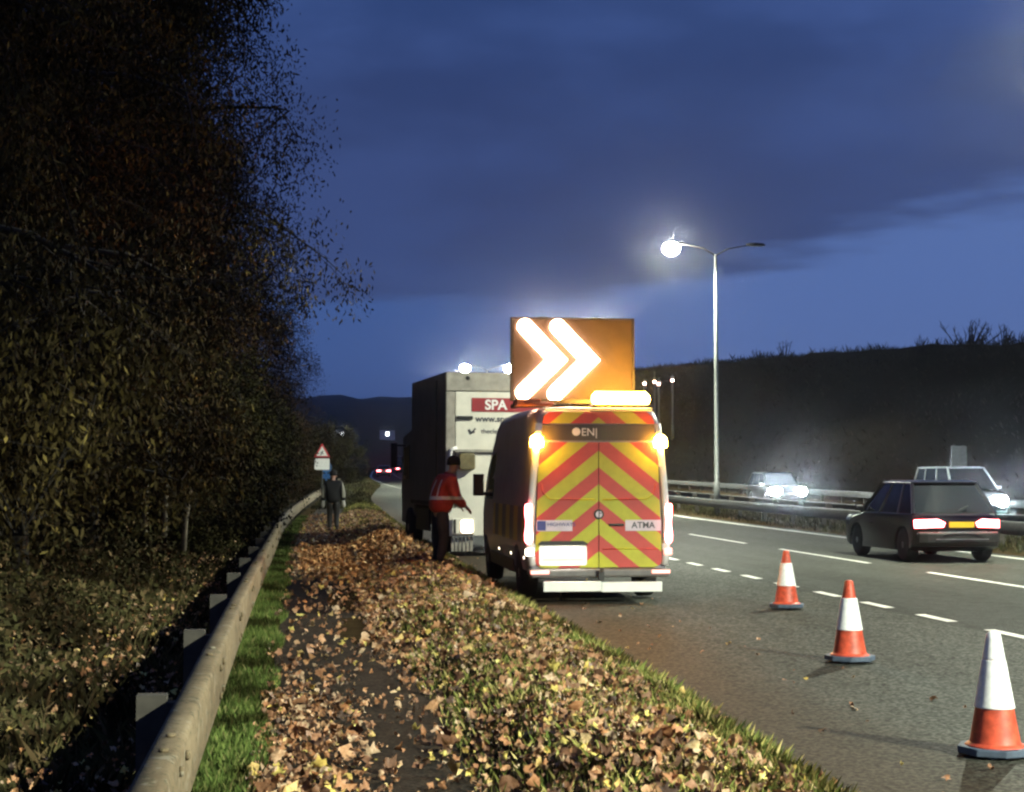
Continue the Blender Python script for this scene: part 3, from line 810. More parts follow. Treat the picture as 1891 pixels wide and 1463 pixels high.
street_lamp(med(131) - .9, 131, 'distant twin lantern street lamp, both lanterns lit just over the grey lorry', (True, True), Hc=9.7, lens='lamp_far', lw=1.25)
def hz(X, Y):
    t = min(max((X - float(cx(Y)) - 28.6) / 17.4, 0), 1)
    return float(ez(Y)) + float(CREST(Y)) * (t * t * (3 - 2 * t)) ** .85
for (Y_, k_, e_, lab) in ((150, .2333, .0580, 'leftmost of four small distant street lamps right of the arrow board'), (154, .2400, .0592, 'second from left of four small distant street lamps right of the arrow board'),
                      (148, .2428, .0578, 'third from left of four small distant street lamps right of the arrow board'), (143, .2520, .0600, 'rightmost of four small distant street lamps right of the arrow board')):
    X_ = Y_ * k_; g_ = hz(X_, Y_)
    street_lamp(X_, Y_, lab, (True, False), (False, False), max(2.0, EYE + e_ * math.hypot(X_, Y_) - g_), 0, 'lamp_pink', group='distant lamps on the hillside', z=g_)

# ------------------------------------------------------------------ mesh tools
def cut(o, cyls):
    """cut wheel arches: cylinders along x at (y, z, r)"""
    b = MB()
    for (y, z, r) in cyls: b.lathe([(r, -4), (r, 4)], 28, (0, y, z), 'x')
    c = b.build('cutter', None)
    m = o.modifiers.new('cut', 'BOOLEAN'); m.operation = 'DIFFERENCE'; m.object = c; m.solver = 'EXACT'
    dg = bpy.context.evaluated_depsgraph_get(); dg.update()
    par = o.parent; o.parent = None; dg.update()
    me = bpy.data.meshes.new_from_object(o.evaluated_get(dg)); o.modifiers.clear(); o.data = me; o.parent = par
    bpy.data.objects.remove(c)
def wheel(parent, x, y, r, w, side):
    b = MB(); b.lathe([(r * .62, -w / 2), (r * .93, -w / 2), (r, -w / 2 + .03), (r, w / 2 - .03), (r * .93, w / 2), (r * .62, w / 2)], 28, (x, y, r), 'x')
    t = b.build('wheel', M['rubber'], parent, True)
    b = MB(); b.lathe([(r * .20, side * w * .50), (r * .30, side * w * .44), (r * .56, side * w * .40), (r * .63, side * w * .47), (r * .63, -side * w * .4)], 20, (x, y, r), 'x'); b.build('rim', M['rim'], t, True)
    return t
def text(name, body, loc, rot, size, mat, parent, extr=.004, align='LEFT', bold=0.0):
    c = bpy.data.curves.new(name, 'FONT'); c.body = body; c.size = size; c.extrude = extr; c.align_x = align; c.align_y = 'CENTER'; c.offset = bold
    o = bpy.data.objects.new(name, c); COL.objects.link(o); o.data.materials.append(mat); o.parent = parent
    o.parent = None
    dg = bpy.context.evaluated_depsgraph_get(); dg.update()
    me = bpy.data.meshes.new_from_object(o.evaluated_get(dg)); bpy.data.objects.remove(o)
    o = bpy.data.objects.new(name, me); COL.objects.link(o); o.parent = parent
    if not me.materials: me.materials.append(mat)
    o.location = loc; o.rotation_euler = rot
    return o
REAR = (R(90), 0, 0)     # text that reads from behind (seen looking along +Y)

# ------------------------------------------------------------------ the works van
m = NM('red and yellow chevron sheeting')
x, y, z = m.sep()
v = m.math('ADD', z, m.math('MULTIPLY', m.math('ABSOLUTE', x), .80))
fr = m.math('FRACT', m.math('DIVIDE', m.math('ADD', v, .455), .46))
band = m.step(fr, .495, .505)
nz = m.noise(9, 4)
c = m.mix(band, (.46, .44, .025), (.50, .055, .045))
M['chevron'] = m.out(m.mix(m.step(nz, .3, .8), c, m.mix(1.0, c, (.86, .84, .82), 'MULTIPLY')), .42, spec=.4)
m = NM('battenburg side squares'); x, y, z = m.sep()
ck = m.math('GREATER_THAN', m.math('FRACT', m.math('DIVIDE', y, .9)), .5)
M['side_band'] = m.out(m.mix(ck, (.42, .30, .03), (.05, .045, .06)), .4)

M['van_shaded_white'] = worn('van body white with painted shade', (.28, .26, .30), .4, .15, 3, coat=.2)  # white body greyed here, the shade on its side is painted in
M['band_glass'] = worn('black glass with painted reflection', (.055, .042, .024), .28, .2, 4)  # black band tinted brown, its reflection is painted into the glass
def works_van():
    root = empty('works_van', (4.31, 21.3, 0), R(-.9), 'white works van with red and yellow chevron doors and a lit arrow board on top', 'van')
    side = curve([(.40, .965), (.7, 1.0), (1.1, 1.0), (1.7, .965), (2.3, .90), (2.75, .855)])
    def section(y, top, z0=.42, k=1.0):
        rr = .15; out = []
        zs = list(np.linspace(z0, top - rr, 9))
        right = [(float(side(z)) * k, z) for z in zs]
        w = right[-1][0]
        for i in range(1, 6):
            a = R(90 * i / 5); right.append((w - rr * (1 - math.cos(a)), top - rr + rr * math.sin(a)))
        right.append((w * .45, top + .025))
        pts = [(x, y, z) for x, z in right] + [(-x, y, z) for x, z in right[::-1]]
        return pts
    b = MB()
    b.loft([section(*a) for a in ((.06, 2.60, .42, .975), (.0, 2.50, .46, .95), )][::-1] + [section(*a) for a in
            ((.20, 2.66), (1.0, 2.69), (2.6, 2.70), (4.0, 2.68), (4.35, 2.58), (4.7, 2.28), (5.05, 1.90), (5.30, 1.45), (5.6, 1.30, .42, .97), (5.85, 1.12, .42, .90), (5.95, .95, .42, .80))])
    body = b.build('body', M['van_shaded_white'], root, True)
    for p in body.data.polygons: p.use_smooth = len(p.vertices) == 4
    cut(body, [(1.02, .34, .42), (4.92, .34, .42)])
    for p in body.data.polygons: p.use_smooth = len(p.vertices) == 4
    for sx in (-1, 1):
        for yy in (1.02, 4.92): wheel(root, sx * .85, yy, .345, .24, sx)
    # underside tray
    b = MB(); b.box((0, 2.9, .40), (1.5, 5.4, .12)); b.build('chassis', M['black_plastic'], root)
    # rear doors with the chevrons
    for sx in (-1, 1):
        q = []
        if sx > 0: q = rrect(.006, .47, .885, 2.19, .11)
        else: q = rrect(-.885, .47, -.006, 2.19, .11)
        # square the inner corners
        q2 = []
        for (px_, pz) in q:
            inner = abs(px_) < .13
            if inner: px_ = sx * .006
            if pz > 2.0: pz = 2.19 if inner or pz > 2.12 else pz
            kx = 1 - max(0, pz - 1.0) * .052
            q2.append((px_ * (kx if not inner else 1), pz))
        b = MB(); b.prism(q2, -.035, .02); d = b.build('rear_door', M['chevron'], root)
        # pressed ridges on the door skin
        g = MB()
        g.tube([(sx * .80, -.036, 1.62), (sx * .78, -.036, 1.50), (sx * .68, -.036, 1.41), (sx * .05, -.036, 1.40)], .011, 6)
        g.tube([(sx * .05, -.036, .72), (sx * .84, -.036, .72)], .010, 6) if sx > 0 else None
        g.build('ridge', M['chevron'], d, True)
        for hz in (.75, 1.9):
            h = MB(); h.box((sx * (.905 - (hz - .9) * .04), -.03, hz), (.05, .05, .10)); h.build('hinge', M['white_paint'], d, bevel=.008)
        # corner pillars
        pb = MB(); pts = [(sx * (float(side(zz)) - .055), -.02, zz) for zz in np.linspace(.50, 2.45, 9)]
        pb.tube(pts, .05, 10); pb.build('rear_pillar', M['white_paint'], root, True)
        # tail lamps
        tb = MB(); prof = [(1.34, .045), (1.30, .055), (1.2, .055), (1.1, .042), (1.0, .048), (.92, .060), (.84, .055), (.80, .03)]
        tb.loft([[(sx * (.975 - (0)) + w_ * math.cos(a), -.045 + .05 * math.sin(a), zz) for a in np.linspace(0, 2 * math.pi, 10, endpoint=False)] for zz, w_ in prof])
        tl = tb.build('tail_lamp', M['tail_on'], root, True)
        lb = MB(); lb.box((sx * .965, -.05, .685), (.12, .06, .10)); lb.build('fog_lamp', M['marker_on'] if sx < 0 else M['tail_dim'], root, bevel=.02)
        rb = MB(); rb.box((sx * .84, -.166, .415), (.26, .02, .05)); rb.build('glowing_reflector', M['tail_dim'], root, bevel=.01)  # bumper piece emits its own glow in place of light thrown back
        bb = MB(); bb.lathe([(.03, 0), (.085, .0), (.095, .05), (.085, .13), (.04, .17)], 16, (sx * .865, -.06, 2.12)); bb.build('beacon', M['beacon_on'], root, True)
    # upper band
    b = MB(); b.prism([(-.80, 2.215), (.80, 2.215), (.785, 2.435), (-.785, 2.435)], -.03, .02); w_ = b.build('rear_window', M['band_glass'], root)
    text('lettering', '\u25CFEN|', (-.38, -.036, 2.325), REAR, .15, M['ink_white'], w_)
    b = MB(); b.prism([(-.785, 2.45), (.785, 2.45), (.76, 2.55), (.68, 2.61), (-.68, 2.61), (-.76, 2.55)], -.028, .06); b.build('header_panel', M['chevron'], root)
    b = MB(); b.box((0, -.02, 2.645), (1.5, .10, .04)); b.build('roof_lip', M['white_paint'], root, bevel=.015)
    # stickers, lock, handle, plate
    for x0, x1 in ((-.87, -.37), (.37, .87)):
        b = MB(); b.box(((x0 + x1) / 2, -.040, 1.045), (x1 - x0, .006, .15)); st = b.build('sticker', M['sticker'], root)
        if x0 < 0:
            b = MB(); b.box((-.80, -.045, 1.045), (.12, .006, .13)); b.build('emblem', M['ink_blue'], st)
            text('lettering', 'HIGHWAYS', (-.72, -.045, 1.06), REAR, .075, M['ink_blue'], st)
        else:
            text('lettering', 'ATMA', (.62, -.045, 1.045), REAR, .12, M['ink'], st, align='CENTER', bold=.002)
    b = MB(); b.box((.245, -.05, 1.055), (.21, .03, .035)); b.build('door_handle', M['black_plastic'], root, bevel=.01)
    b = MB(); b.lathe([(.058, -.05), (.070, -.05), (.070, -.036)], 24, (0, 0, 1.20), 'y'); ring = b.build('lock_ring', M['black_plastic'], root)
    b = MB(); b.lathe([(.002, -.056), (.046, -.055), (.046, -.05)], 20, (0, 0, 1.20), 'y'); b.build('lock_disc', M['sticker'], ring)
    b = MB(); b.box((0, -.060, 1.20), (.012, .008, .10)); b.box((.022, -.060, 1.215), (.03, .008, .012)); b.build('lock_mark', M['ink'], ring)
    b = MB(); b.prism([(-.84, .80), (-.80, .835), (-.22, .835), (-.16, .80), (-.16, .785), (-.84, .785)], -.075, -.03); hood = b.build('plate_light_hood', M['black_plastic'], root)
    b = MB(); b.prism(rrect(-.83, .50, -.17, .78, .03), -.040, -.03); rec = b.build('plate_recess', M['plate_white'], root)  # recess coloured white for the glare around the plate
    b = MB(); b.box((-.50, -.046, .655), (.52, .010, .115)); pl_ = b.build('number_plate', M['plate_white'], root)  # yellow plate coloured white, its overexposure is in the colour
    text('lettering', 'SK20 YFE', (-.50, -.053, .655), REAR, .10, M['ink_pale'], pl_, .001, 'CENTER')
    ld = bpy.data.lights.new('plate_lamp', 'AREA'); ld.energy = 9; ld.size = .45; ld.shape = 'RECTANGLE'; ld.size_y = .03; ld.color = (1, .95, .82)
    lo = bpy.data.objects.new('plate_lamp', ld); COL.objects.link(lo); lo.parent = hood; lo.location = (-.50, -.10, .79); lo.rotation_euler = (R(-25), 0, 0)
    # bumper, tow step
    b = MB(); b.prism([(-.95, .34), (.95, .34), (.985, .40), (.985, .455), (-.985, .455), (-.985, .40)], -.155, .10); b.build('bumper', M['grey_plastic'], root, bevel=.03)
    b = MB(); b.box((-.40, -.22, .225), (.80, .035, .135)); b.box((.42, -.225, .215), (.84, .035, .135)); st = b.build('step_board', M['plate_white'], root, bevel=.008)
    b = MB(); b.box((0, -.20, .36), (.07, .10, .12)); b.lathe([(.012, 0), (.028, .01), (.028, .05), (.01, .06)], 10, (0, -.26, .42)); b.build('tow_hitch', M['black_plastic'], root)
    # cab glass on the left, mirrors, side band, markers
    for sx in (-1, 1):
        k = lambda z: float(side(z)) + .006
        b = MB(); pts = [(4.0, 1.35), (4.95, 1.35), (4.62, 2.05), (4.0, 2.12)]
        b.add([(sx * k(z), y_, z) for y_, z in pts] + [(sx * (k(z) - .02), y_, z) for y_, z in pts], [(0, 1, 2, 3), (4, 5, 6, 7), (0, 1, 5, 4), (1, 2, 6, 5), (2, 3, 7, 6), (3, 0, 4, 7)])
        b.build('side_window', M['glass'], root)
        b = MB(); b.box((sx * 1.17, 4.55, 1.58), (.17, .12, .36)); b.tube([(sx * .95, 4.6, 1.42), (sx * 1.12, 4.56, 1.44)], .03, 8); b.build('mirror', M['black_plastic'], root, bevel=.04)
        b = MB()
        for i in range(8):
            y0, y1 = .18 + i * .46, .18 + (i + 1) * .46
            if y0 > 3.8: break
            for z0, z1 in ((.80, 1.05), (1.05, 1.30)):
                b.add([(sx * (float(side(z)) + .005), y_, z) for y_, z in ((y0, z0), (y1, z0), (y1, z1), (y0, z1))], [(0, 1, 2, 3) if sx > 0 else (0, 3, 2, 1)])
        b.build('side_band', M['side_band'], root)
        for yy in (.35, 1.75, 3.2):
            b = MB(); b.box((sx * .975, yy, .60), (.03, .10, .055)); b.build('side_marker', M['marker_on'], root, bevel=.01)
        b = MB(); b.box((sx * .94, 2.9, .42), (.10, 2.9, .20)); b.build('sill', M['black_plastic'], root, bevel=.02)
        b = MB(); b.box((sx * .70, 5.88, .85), (.34, .12, .22)); b.build('headlamp', M['lamp_off'], root, bevel=.03)
    b = MB(); b.add([(-.80, 4.55, 2.43), (.80, 4.55, 2.43), (.86, 5.27, 1.54), (-.86, 5.27, 1.54), (-.80, 4.50, 2.40), (.80, 4.50, 2.40), (.86, 5.22, 1.51), (-.86, 5.22, 1.51)], [(0, 1, 2, 3), (4, 7, 6, 5), (0, 4, 5, 1), (1, 5, 6, 2), (2, 6, 7, 3), (3, 7, 4, 0)]); b.build('windscreen', M['glass'], root)
    # roof gear: light bar, frame and arrow board
    b = MB(); b.box((.35, .16, 2.70), (.84, .22, .05)); lb = b.build('light_bar', M['black_plastic'], root, bevel=.015)
    secs = []
    for xx, w_, h_ in ((-.05, .06, .05), (.0, .10, .10), (.70, .10, .10), (.75, .06, .05)):
        secs.append([(xx, .16 + w_ * math.cos(a), 2.80 + h_ * math.sin(a)) for a in np.linspace(0, 2 * math.pi, 14, endpoint=False)])
    b = MB(); b.loft(secs); b.build('amber_lens', M['beacon_on'], lb, True)
    b = MB()
    for sx in (-.95, .55):
        b.box((sx, 1.1, 2.76), (.06, 1.5, .06)); b.tube([(sx, .95, 2.78), (sx, 1.05, 3.9)], .03, 8); b.tube([(sx, 1.7, 2.78), (sx, 1.05, 3.4)], .02, 6)
    b.box((-.2, .55, 2.775), (1.66, .06, .05)); b.box((-.2, 1.6, 2.76), (1.6, .06, .05))
    b.build('roof_frame', M['galv_dark'], root)
    b = MB(); b.box((-.95, .25, 2.745), (.34, .30, .09)); b.box((-.72, .30, 2.73), (.22, .18, .06)); b.tube([(-1.02, .1, 2.72), (-.6, .12, 2.73)], .022, 6); b.build('board_winch', worn('rusty red winch', (.26, .06, .035), .7, .4, 12), root, bevel=.015)
    b = MB(); b.box((-.205, .90, 3.40), (1.74, .07, 1.15)); bd = b.build('arrow_board', M['board'], root, bevel=.012)
    fr_ = MB(); fr_.prism(rrect(-1.09, 2.81, .68, 3.99, .02), .84, .862); 
    f = MB()
    for (c_, d_) in (((-.205, .90, 3.985), (1.80, .10, .03)), ((-.205, .90, 2.815), (1.80, .10, .03)), ((-1.09, .90, 3.40), (.03, .10, 1.14)), ((.68, .90, 3.40), (.03, .10, 1.14))): f.box(c_, d_)
    f.build('board_frame', M['black_plastic'], bd)
    for pts in (((965, 604), (1024, 665), (962, 726)), ((1026, 604), (1085, 665), (1021, 728))):
        P = [Vector(((a - 1055) * .00776 - .205, 0, (664 - b_) * .00776 + 3.40)) for a, b_ in pts]
        hw = .110; up = []; lo_ = []
        d1 = (P[1] - P[0]).normalized(); d2 = (P[2] - P[1]).normalized()
        n1_ = Vector((d1.z, 0, -d1.x)); n2_ = Vector((d2.z, 0, -d2.x))
        out = []
        for i in range(7):                                   # round top end
            a = math.pi * i / 6; out.append(P[0] + n1_ * (-hw * math.cos(a)) - d1 * hw * math.sin(a))
        mt = (n1_ + n2_).normalized(); s_ = hw / max(.3, mt.dot(n1_))
        out.append(P[1] + mt * s_)
        for i in range(7):
            a = math.pi * i / 6; out.append(P[2] + n2_ * (hw * math.cos(a)) + d2 * hw * math.sin(a))
        out.append(P[1] - mt * s_)
        b = MB(); b.prism([(p.x, p.z) for p in out], .815, .866); b.build('lit_arrow', M['arrow_on'], bd)
    # small row of warning bulbs along the bottom of the board
    return root
M['board'] = worn('arrow board face', (.034, .022, .014), .8, .25, 5)
works_van()

# ------------------------------------------------------------------ the grey box lorry
def lorry():
    root = empty('box_lorry', (4.72, 34.05, 0), R(5.2), 'grey box lorry with white rear door and red sign panel, ahead of the van', 'lorry')
    b = MB(); b.box((0, 2.1, 2.52), (2.5, 4.2, 2.94)); b.build('box_body', M['lorry_grey'], root, bevel=.03)
    b = MB(); b.box((0, -.03, 3.78), (2.46, .06, .40)); b.build('top_panel', M['lorry_panel'], root, bevel=.01)
    for sx in (-1, 1):
        b = MB(); b.box((sx * 1.135, -.03, 2.30), (.20, .06, 2.52)); b.build('rear_post', M['lorry_panel'], root, bevel=.012)
        b = MB(); b.lathe([(.03, -.075), (.05, -.065), (.05, -.06)], 10, (sx * .75, 0, 3.86), 'y'); b.build('roof_marker', M['black_plastic'], root)
    b = MB(); b.box((.02, -.025, 2.93), (2.08, .05, 1.26)); dr = b.build('rear_door', M['lorry_door'], root, bevel=.012)
    b = MB(); b.box((.14, -.055, 3.28), (1.60, .012, .30)); sp_ = b.build('sign_panel', M['ink_red'], root)
    text('lettering', 'SPA', (-.37, -.065, 3.27), REAR, .30, M['ink_white'], sp_, .003, bold=.008)
    text('lettering', 'www.spar', (-.58, -.055, 2.97), REAR, .20, M['ink'], dr, .002, bold=.003)
    text('lettering', 'theclea', (-.46, -.055, 2.70), REAR, .15, M['ink'], dr, .002)
    b = MB(); b.tube([(-.72, -.055, 2.74), (-.67, -.055, 2.66), (-.58, -.055, 2.76)], .022, 6); b.tube([(-.66, -.055, 2.68), (-.60, -.055, 2.70)], .03, 6); b.build('bird_mark', M['ink'], dr)
    b = MB(); b.box((-.82, -.075, 2.995), (.36, .05, .07)); b.build('door_handle', M['black_plastic'], dr, bevel=.015)
    b = MB(); b.box((0, -.07, 2.27), (2.1, .14, .06)); b.build('door_ledge', M['lorry_panel'], root, bevel=.01)
    b = MB(); b.box((.03, -.04, 1.62), (2.06, .08, 1.22)); b.build('tail_lift', M['lorry_door'], root, bevel=.02)
    b = MB(); b.prism(rrect(-.98, 1.86, -.62, 2.22, .06), -.26, -.08); b.build('tool_bucket', M['bucket'], root, bevel=.03)
    b = MB(); b.tube([(-1.0, -.12, 2.34), (-1.12, -.10, 2.3), (-1.16, -.08, 2.1), (-1.14, -.08, 1.95)], .045, 8); b.build('hose', M['ink_white'], root, True)
    b = MB(); b.box((0, .0, .73), (2.36, .16, .60)); b.build('rear_beam', M['lorry_door'], root, bevel=.015)
    for sx in (-1, 1):
        b = MB(); b.box((sx * .86, -.10, .64), (.50, .05, .34)); lp_ = b.build('lamp_panel', M['lorry_door'], root, bevel=.015)
        b = MB(); b.prism(rrect(sx * .78 - .13, .50, sx * .78 + .13, .78, .05), -.145, -.12); b.build('tail_lamp', M['marker_on'], lp_)
        b = MB(); b.box((sx * 1.05, -.128, .64), (.05, .012, .30)); b.build('lamp_stripe', M['black_plastic'], lp_)
        b = MB()
        for i in range(6): b.box((sx * .86 - .21 + i * .084, .02, .25), (.055, .02, .30), ry=R((i % 3 - 1) * 2))
        b.build('mudflap', M['lorry_panel'], root)
        for yy in (1.2, 4.75): wheel(root, sx * 1.08, yy, .48, .30, sx)
        b = MB(); b.box((sx * 1.19, 2.9, .72), (.05, 1.7, .50)); b.build('side_guard', M['black_plastic'], root, bevel=.01)
        b = MB(); b.box((sx * 1.43, 5.75, 2.25), (.16, .10, .62)); b.tube([(sx * 1.1, 5.6, 2.5), (sx * 1.4, 5.75, 2.5)], .025, 6); b.build('mirror', M['black_plastic'], root, bevel=.03)
        b = MB(); b.box((sx * 1.262, .9, 2.5), (.02, .05, 2.7)); b.box((sx * 1.262, 2.1, 1.12), (.024, 4.1, .08)); b.build('side_strap', M['galv_dark'], root)
    b = MB(); b.box((0, 2.6, .75), (.9, 5.0, .28)); b.build('chassis', M['black_plastic'], root)
    b = MB(); b.prism([(4.35, .55), (6.2, .55), (6.3, 1.4), (6.05, 2.75), (4.35, 2.95)], -1.15, 1.15, 'x'); b.build('cab', M['lorry_grey'], root, bevel=.06)
    for sx in (-1, 1):
        b = MB(); b.prism([(5.05, 1.65), (5.95, 1.65), (5.8, 2.45), (5.05, 2.5)], sx * 1.148, sx * 1.16, 'x'); b.build('cab_window', M['glass'], root)
    b = MB(); b.prism(rrect(-1.0, 1.6, 1.0, 2.6, .08), 6.14, 6.26); b.build('windscreen', M['glass'], root)
M['lorry_grey'] = worn('grey lorry body', (.14, .13, .12), .5, .25, 2)
M['lorry_panel'] = worn('dusty lorry panel', (.33, .30, .255), .6, .3, 5)
M['lorry_door'] = worn('cream lorry door', (.72, .68, .58), .5, .12, 3)
M['bucket'] = worn('olive tool bucket', (.16, .13, .06), .6, .3, 8)
lorry()

# ------------------------------------------------------------------ cars
def car(name, loc, rz, label, cat, paint, Lc=4.4, w=.90, H=1.60, belt=.98, hood=1.0, tail=True, heads=False, spot=0, plate='plate_yellow', ytop=(.35, 2.75), ybase=(.12, 3.35), group=None, clear=.22, reg=None):
    root = empty(name, loc, rz, label, cat, group)
    zb = clear
    def bowf(x_): return .27 * (abs(x_) / w) ** 3
    def bend(b_, front=False):
        b_.v = [(v[0], v[1] + (-.8 if front else .8) * bowf(v[0]), v[2]) for v in b_.v]; return b_
    def bar(x1, y_, z_, dy, dz, front=False):
        q = MB(); q.loft([[(x_, y_ - dy, z_ - dz), (x_, y_ + dy, z_ - dz), (x_, y_ + dy, z_ + dz), (x_, y_ - dy, z_ + dz)] for x_ in np.linspace(-x1, x1, 11)]); return bend(q, front)
    prof = [(.10, zb + .10), (.03, .50), (.0, .62), (.03, belt - .06), (.14, belt), (Lc * .5, belt + .0), (Lc - 1.25, belt - .02), (Lc - .35, belt - .16 * hood), (Lc - .05, belt - .34 * hood), (Lc, .55), (Lc - .06, zb + .06), (Lc - .3, zb), (.4, zb)]
    b = MB(); n = len(prof); secs = []
    for xx, k in ((-w, .90), (-w * .97, .97), (-w * .88, .99), (-w * .7, 1.0), (-w * .4, 1.004), (0, 1.006), (w * .4, 1.004), (w * .7, 1.0), (w * .88, .99), (w * .97, .97), (w, .90)):
        yc, zc = Lc / 2, .62
        bow = bowf(xx)
        secs.append([(xx * (1 - .05 * max(0, (p[1] - .70) / .35) ** 2), (yc + (p[0] - yc) * (1 - bow / Lc * 1.6)), zc + (p[1] - zc) * (k if p[1] > zc else 1)) for p in prof])
    b.loft(secs); body = b.build('body', M[paint], root)
    rw = .34 if H < 1.9 else .36
    fa, ra = Lc - .88, .82
    cut(body, [(ra, rw, rw + .06), (fa, rw, rw + .06)])
    m_ = body.modifiers.new('bevel', 'BEVEL'); m_.width = .035; m_.segments = 3; m_.limit_method = 'ANGLE'; m_.angle_limit = R(28)
    for p_ in body.data.polygons: p_.use_smooth = True
    es_ = body.modifiers.new('split', 'EDGE_SPLIT'); es_.split_angle = R(38)
    for sx in (-1, 1):
        for yy in (ra, fa): wheel(root, sx * (w - .13), yy, rw, .22, sx)
    # glasshouse
    bx_, tx_ = w * .95, w * .74; zt = H - .05
    def ring(x_, y0, y1, z):
        f_ = [(x_ * t, y0 + .16 * abs(t) ** 3, z) for t in (-1, -.8, -.5, 0, .5, .8, 1)]
        g_ = [(x_ * t, y1 - .16 * abs(t) ** 3, z) for t in (1, .8, .5, 0, -.5, -.8, -1)]
        return f_ + g_
    b = MB(); lo_, hi_ = ring(bx_, ybase[0], ybase[1], belt - .03), ring(tx_, ytop[0], ytop[1], zt); b.loft([lo_, hi_]); b.build('windows', M['glass'], root, bevel=.02)
    b = MB(); b.loft([ring(tx_ + .02, ytop[0] - .05, ytop[1] + .06, zt - .02), ring(tx_ + .015, ytop[0] - .08, ytop[1] + .04, zt + .01), ring(tx_ - .10, ytop[0] + .1, ytop[1] - .15, H)]); b.build('roof', M[paint], root, bevel=.02)
    for i in (0, 6, 7, 13):
        b = MB(); b.tube([lo_[i], hi_[i]], .040, 6); b.build('window_pillar', M[paint], root)
    for sx in (-1, 1):
        for t in (.30, .62):
            y0 = ybase[0] + (ybase[1] - ybase[0]) * t; y1 = ytop[0] + (ytop[1] - ytop[0]) * t
            b = MB(); b.tube([(sx * bx_, y0, belt - .03), (sx * tx_, y1, zt)], .025, 6); b.build('window_pillar', M[paint], root)
    for sx in (-1, 1):
        b = MB(); b.box((sx * (w + .08), ybase[1] - .35, belt + .06), (.20, .10, .13)); b.build('mirror', M[paint], root, bevel=.03)
        b = MB(); b.prism([(sx * w * .97, .86), (sx * w * .97, .70), (sx * w * .40, .72), (sx * w * .36, .81), (sx * w * .52, .88)], -.03, .10); bend(b); b.build('tail_lamp', M['tail_on'] if tail else M['ink_red'], root)
        b = MB(); b.prism(rrect(sx * w * .72 - .26, .51, sx * w * .72 + .26, .89, .18), Lc - .22, Lc + .035); bend(b, True); h_ = b.build('headlamp', M['head_on'] if heads else M['lamp_off'], root)
        if heads and spot:
            d = bpy.data.lights.new('headlamp_beam', 'SPOT'); d.energy = spot; d.spot_size = R(75); d.spot_blend = .8; d.shadow_soft_size = .07; d.color = (.86, .94, 1.0)
            o = bpy.data.objects.new('headlamp_beam', d); COL.objects.link(o); o.parent = h_; o.location = (sx * w * .72, Lc + .05, .68); o.rotation_euler = (R(90 - 4), 0, 0)
            o.rotation_euler = Vector((0, 1, -.06)).to_track_quat('-Z', 'Y').to_euler()
    b = bar(w * .93, -.015, .50, .06, .12); b.build('rear_bumper', M['black_plastic'], root, bevel=.04)
    b = bar(w * .93, Lc - .02, .46, .05, .12, True); b.build('front_bumper', M['black_plastic'], root, bevel=.04)
    b = MB(); b.box((0, -.045, .77), (.52, .02, .112)); p_ = b.build('number_plate', M[plate], root)
    for sx in (-1, 1):
        for yy in (Lc * .36, Lc * .60):
            q = MB(); q.box((sx * w * .985, yy, .74), (.03, .16, .03)); q.build('door_handle', M['black_plastic'], root, bevel=.008)
    q = bar(w * .80, .02, belt + .0, .02, .012); q.build('tailgate_edge', M['black_plastic'], root)
    q = MB(); q.tube([(.0, ybase[0] - .03, belt + .05), (.25, ybase[0] + .06, belt + .14)], .012, 6); q.build('rear_wiper', M['black_plastic'], root)
    if reg: text('lettering', reg, (0, -.058, .77), REAR, .095, M['ink'], p_, .001, 'CENTER')
    b = MB(); b.box((0, -.085, .63), (w * 1.1, .012, .018)); b.box((0, -.085, .48), (w * 1.2, .012, .014)); b.build('chrome_trim', M['rim'], root)
    return root
# moving traffic (at rest here)
def on_road(u, Y): return (float(cx(Y)) + u, Y, float(ez(Y)))
def hdg(Y): return -math.atan(float(cx(Y + 2) - cx(Y - 2)) / 4)
car('dark_car', on_road(13.2, 30.0), hdg(30), 'dark hatchback with lit red tail lamps driving away at right', 'car', 'dark_paint', 4.4, .92, 1.66, 1.0, plate='plate_yellow', ytop=(.66, 2.55), ybase=(.14, 3.45))
car('oncoming_car', on_road(23.7, 78.5), hdg(78) + math.pi, 'oncoming dark car with two glaring headlamps just right of the tall street lamp', 'car', 'dark_paint', 4.4, .92, 1.65, 1.02, tail=False, heads=True, spot=160, plate='plate_white')
car('oncoming_van', on_road(25.1, 60.0), hdg(60) + math.pi, 'pale silver people carrier with headlamps lit, oncoming behind the dark hatchback', 'car', 'silver_paint', 4.9, .97, 2.0, 1.15, heads=True, tail=False, spot=160, plate='plate_white', ytop=(.2, 3.35), ybase=(.08, 4.15))
car('distant_car', on_road(9.6, 200), hdg(200), 'small distant car, leftmost of the cars ahead on the bend', 'car', 'silver_paint', 4.2, .9, 1.5, .95, group='distant cars on the bend')
car('distant_car', on_road(12.9, 262), hdg(262), 'distant car behind and right of the first one on the bend', 'car', 'dark_paint', 4.2, .9, 1.5, .95, group='distant cars on the bend')
car('distant_van', on_road(13.1, 315), hdg(315), 'tall pale van farthest away on the bend', 'van', 'silver_paint', 5.2, 1.0, 3.0, 1.3, ytop=(.1, 4.0), ybase=(.05, 4.5))

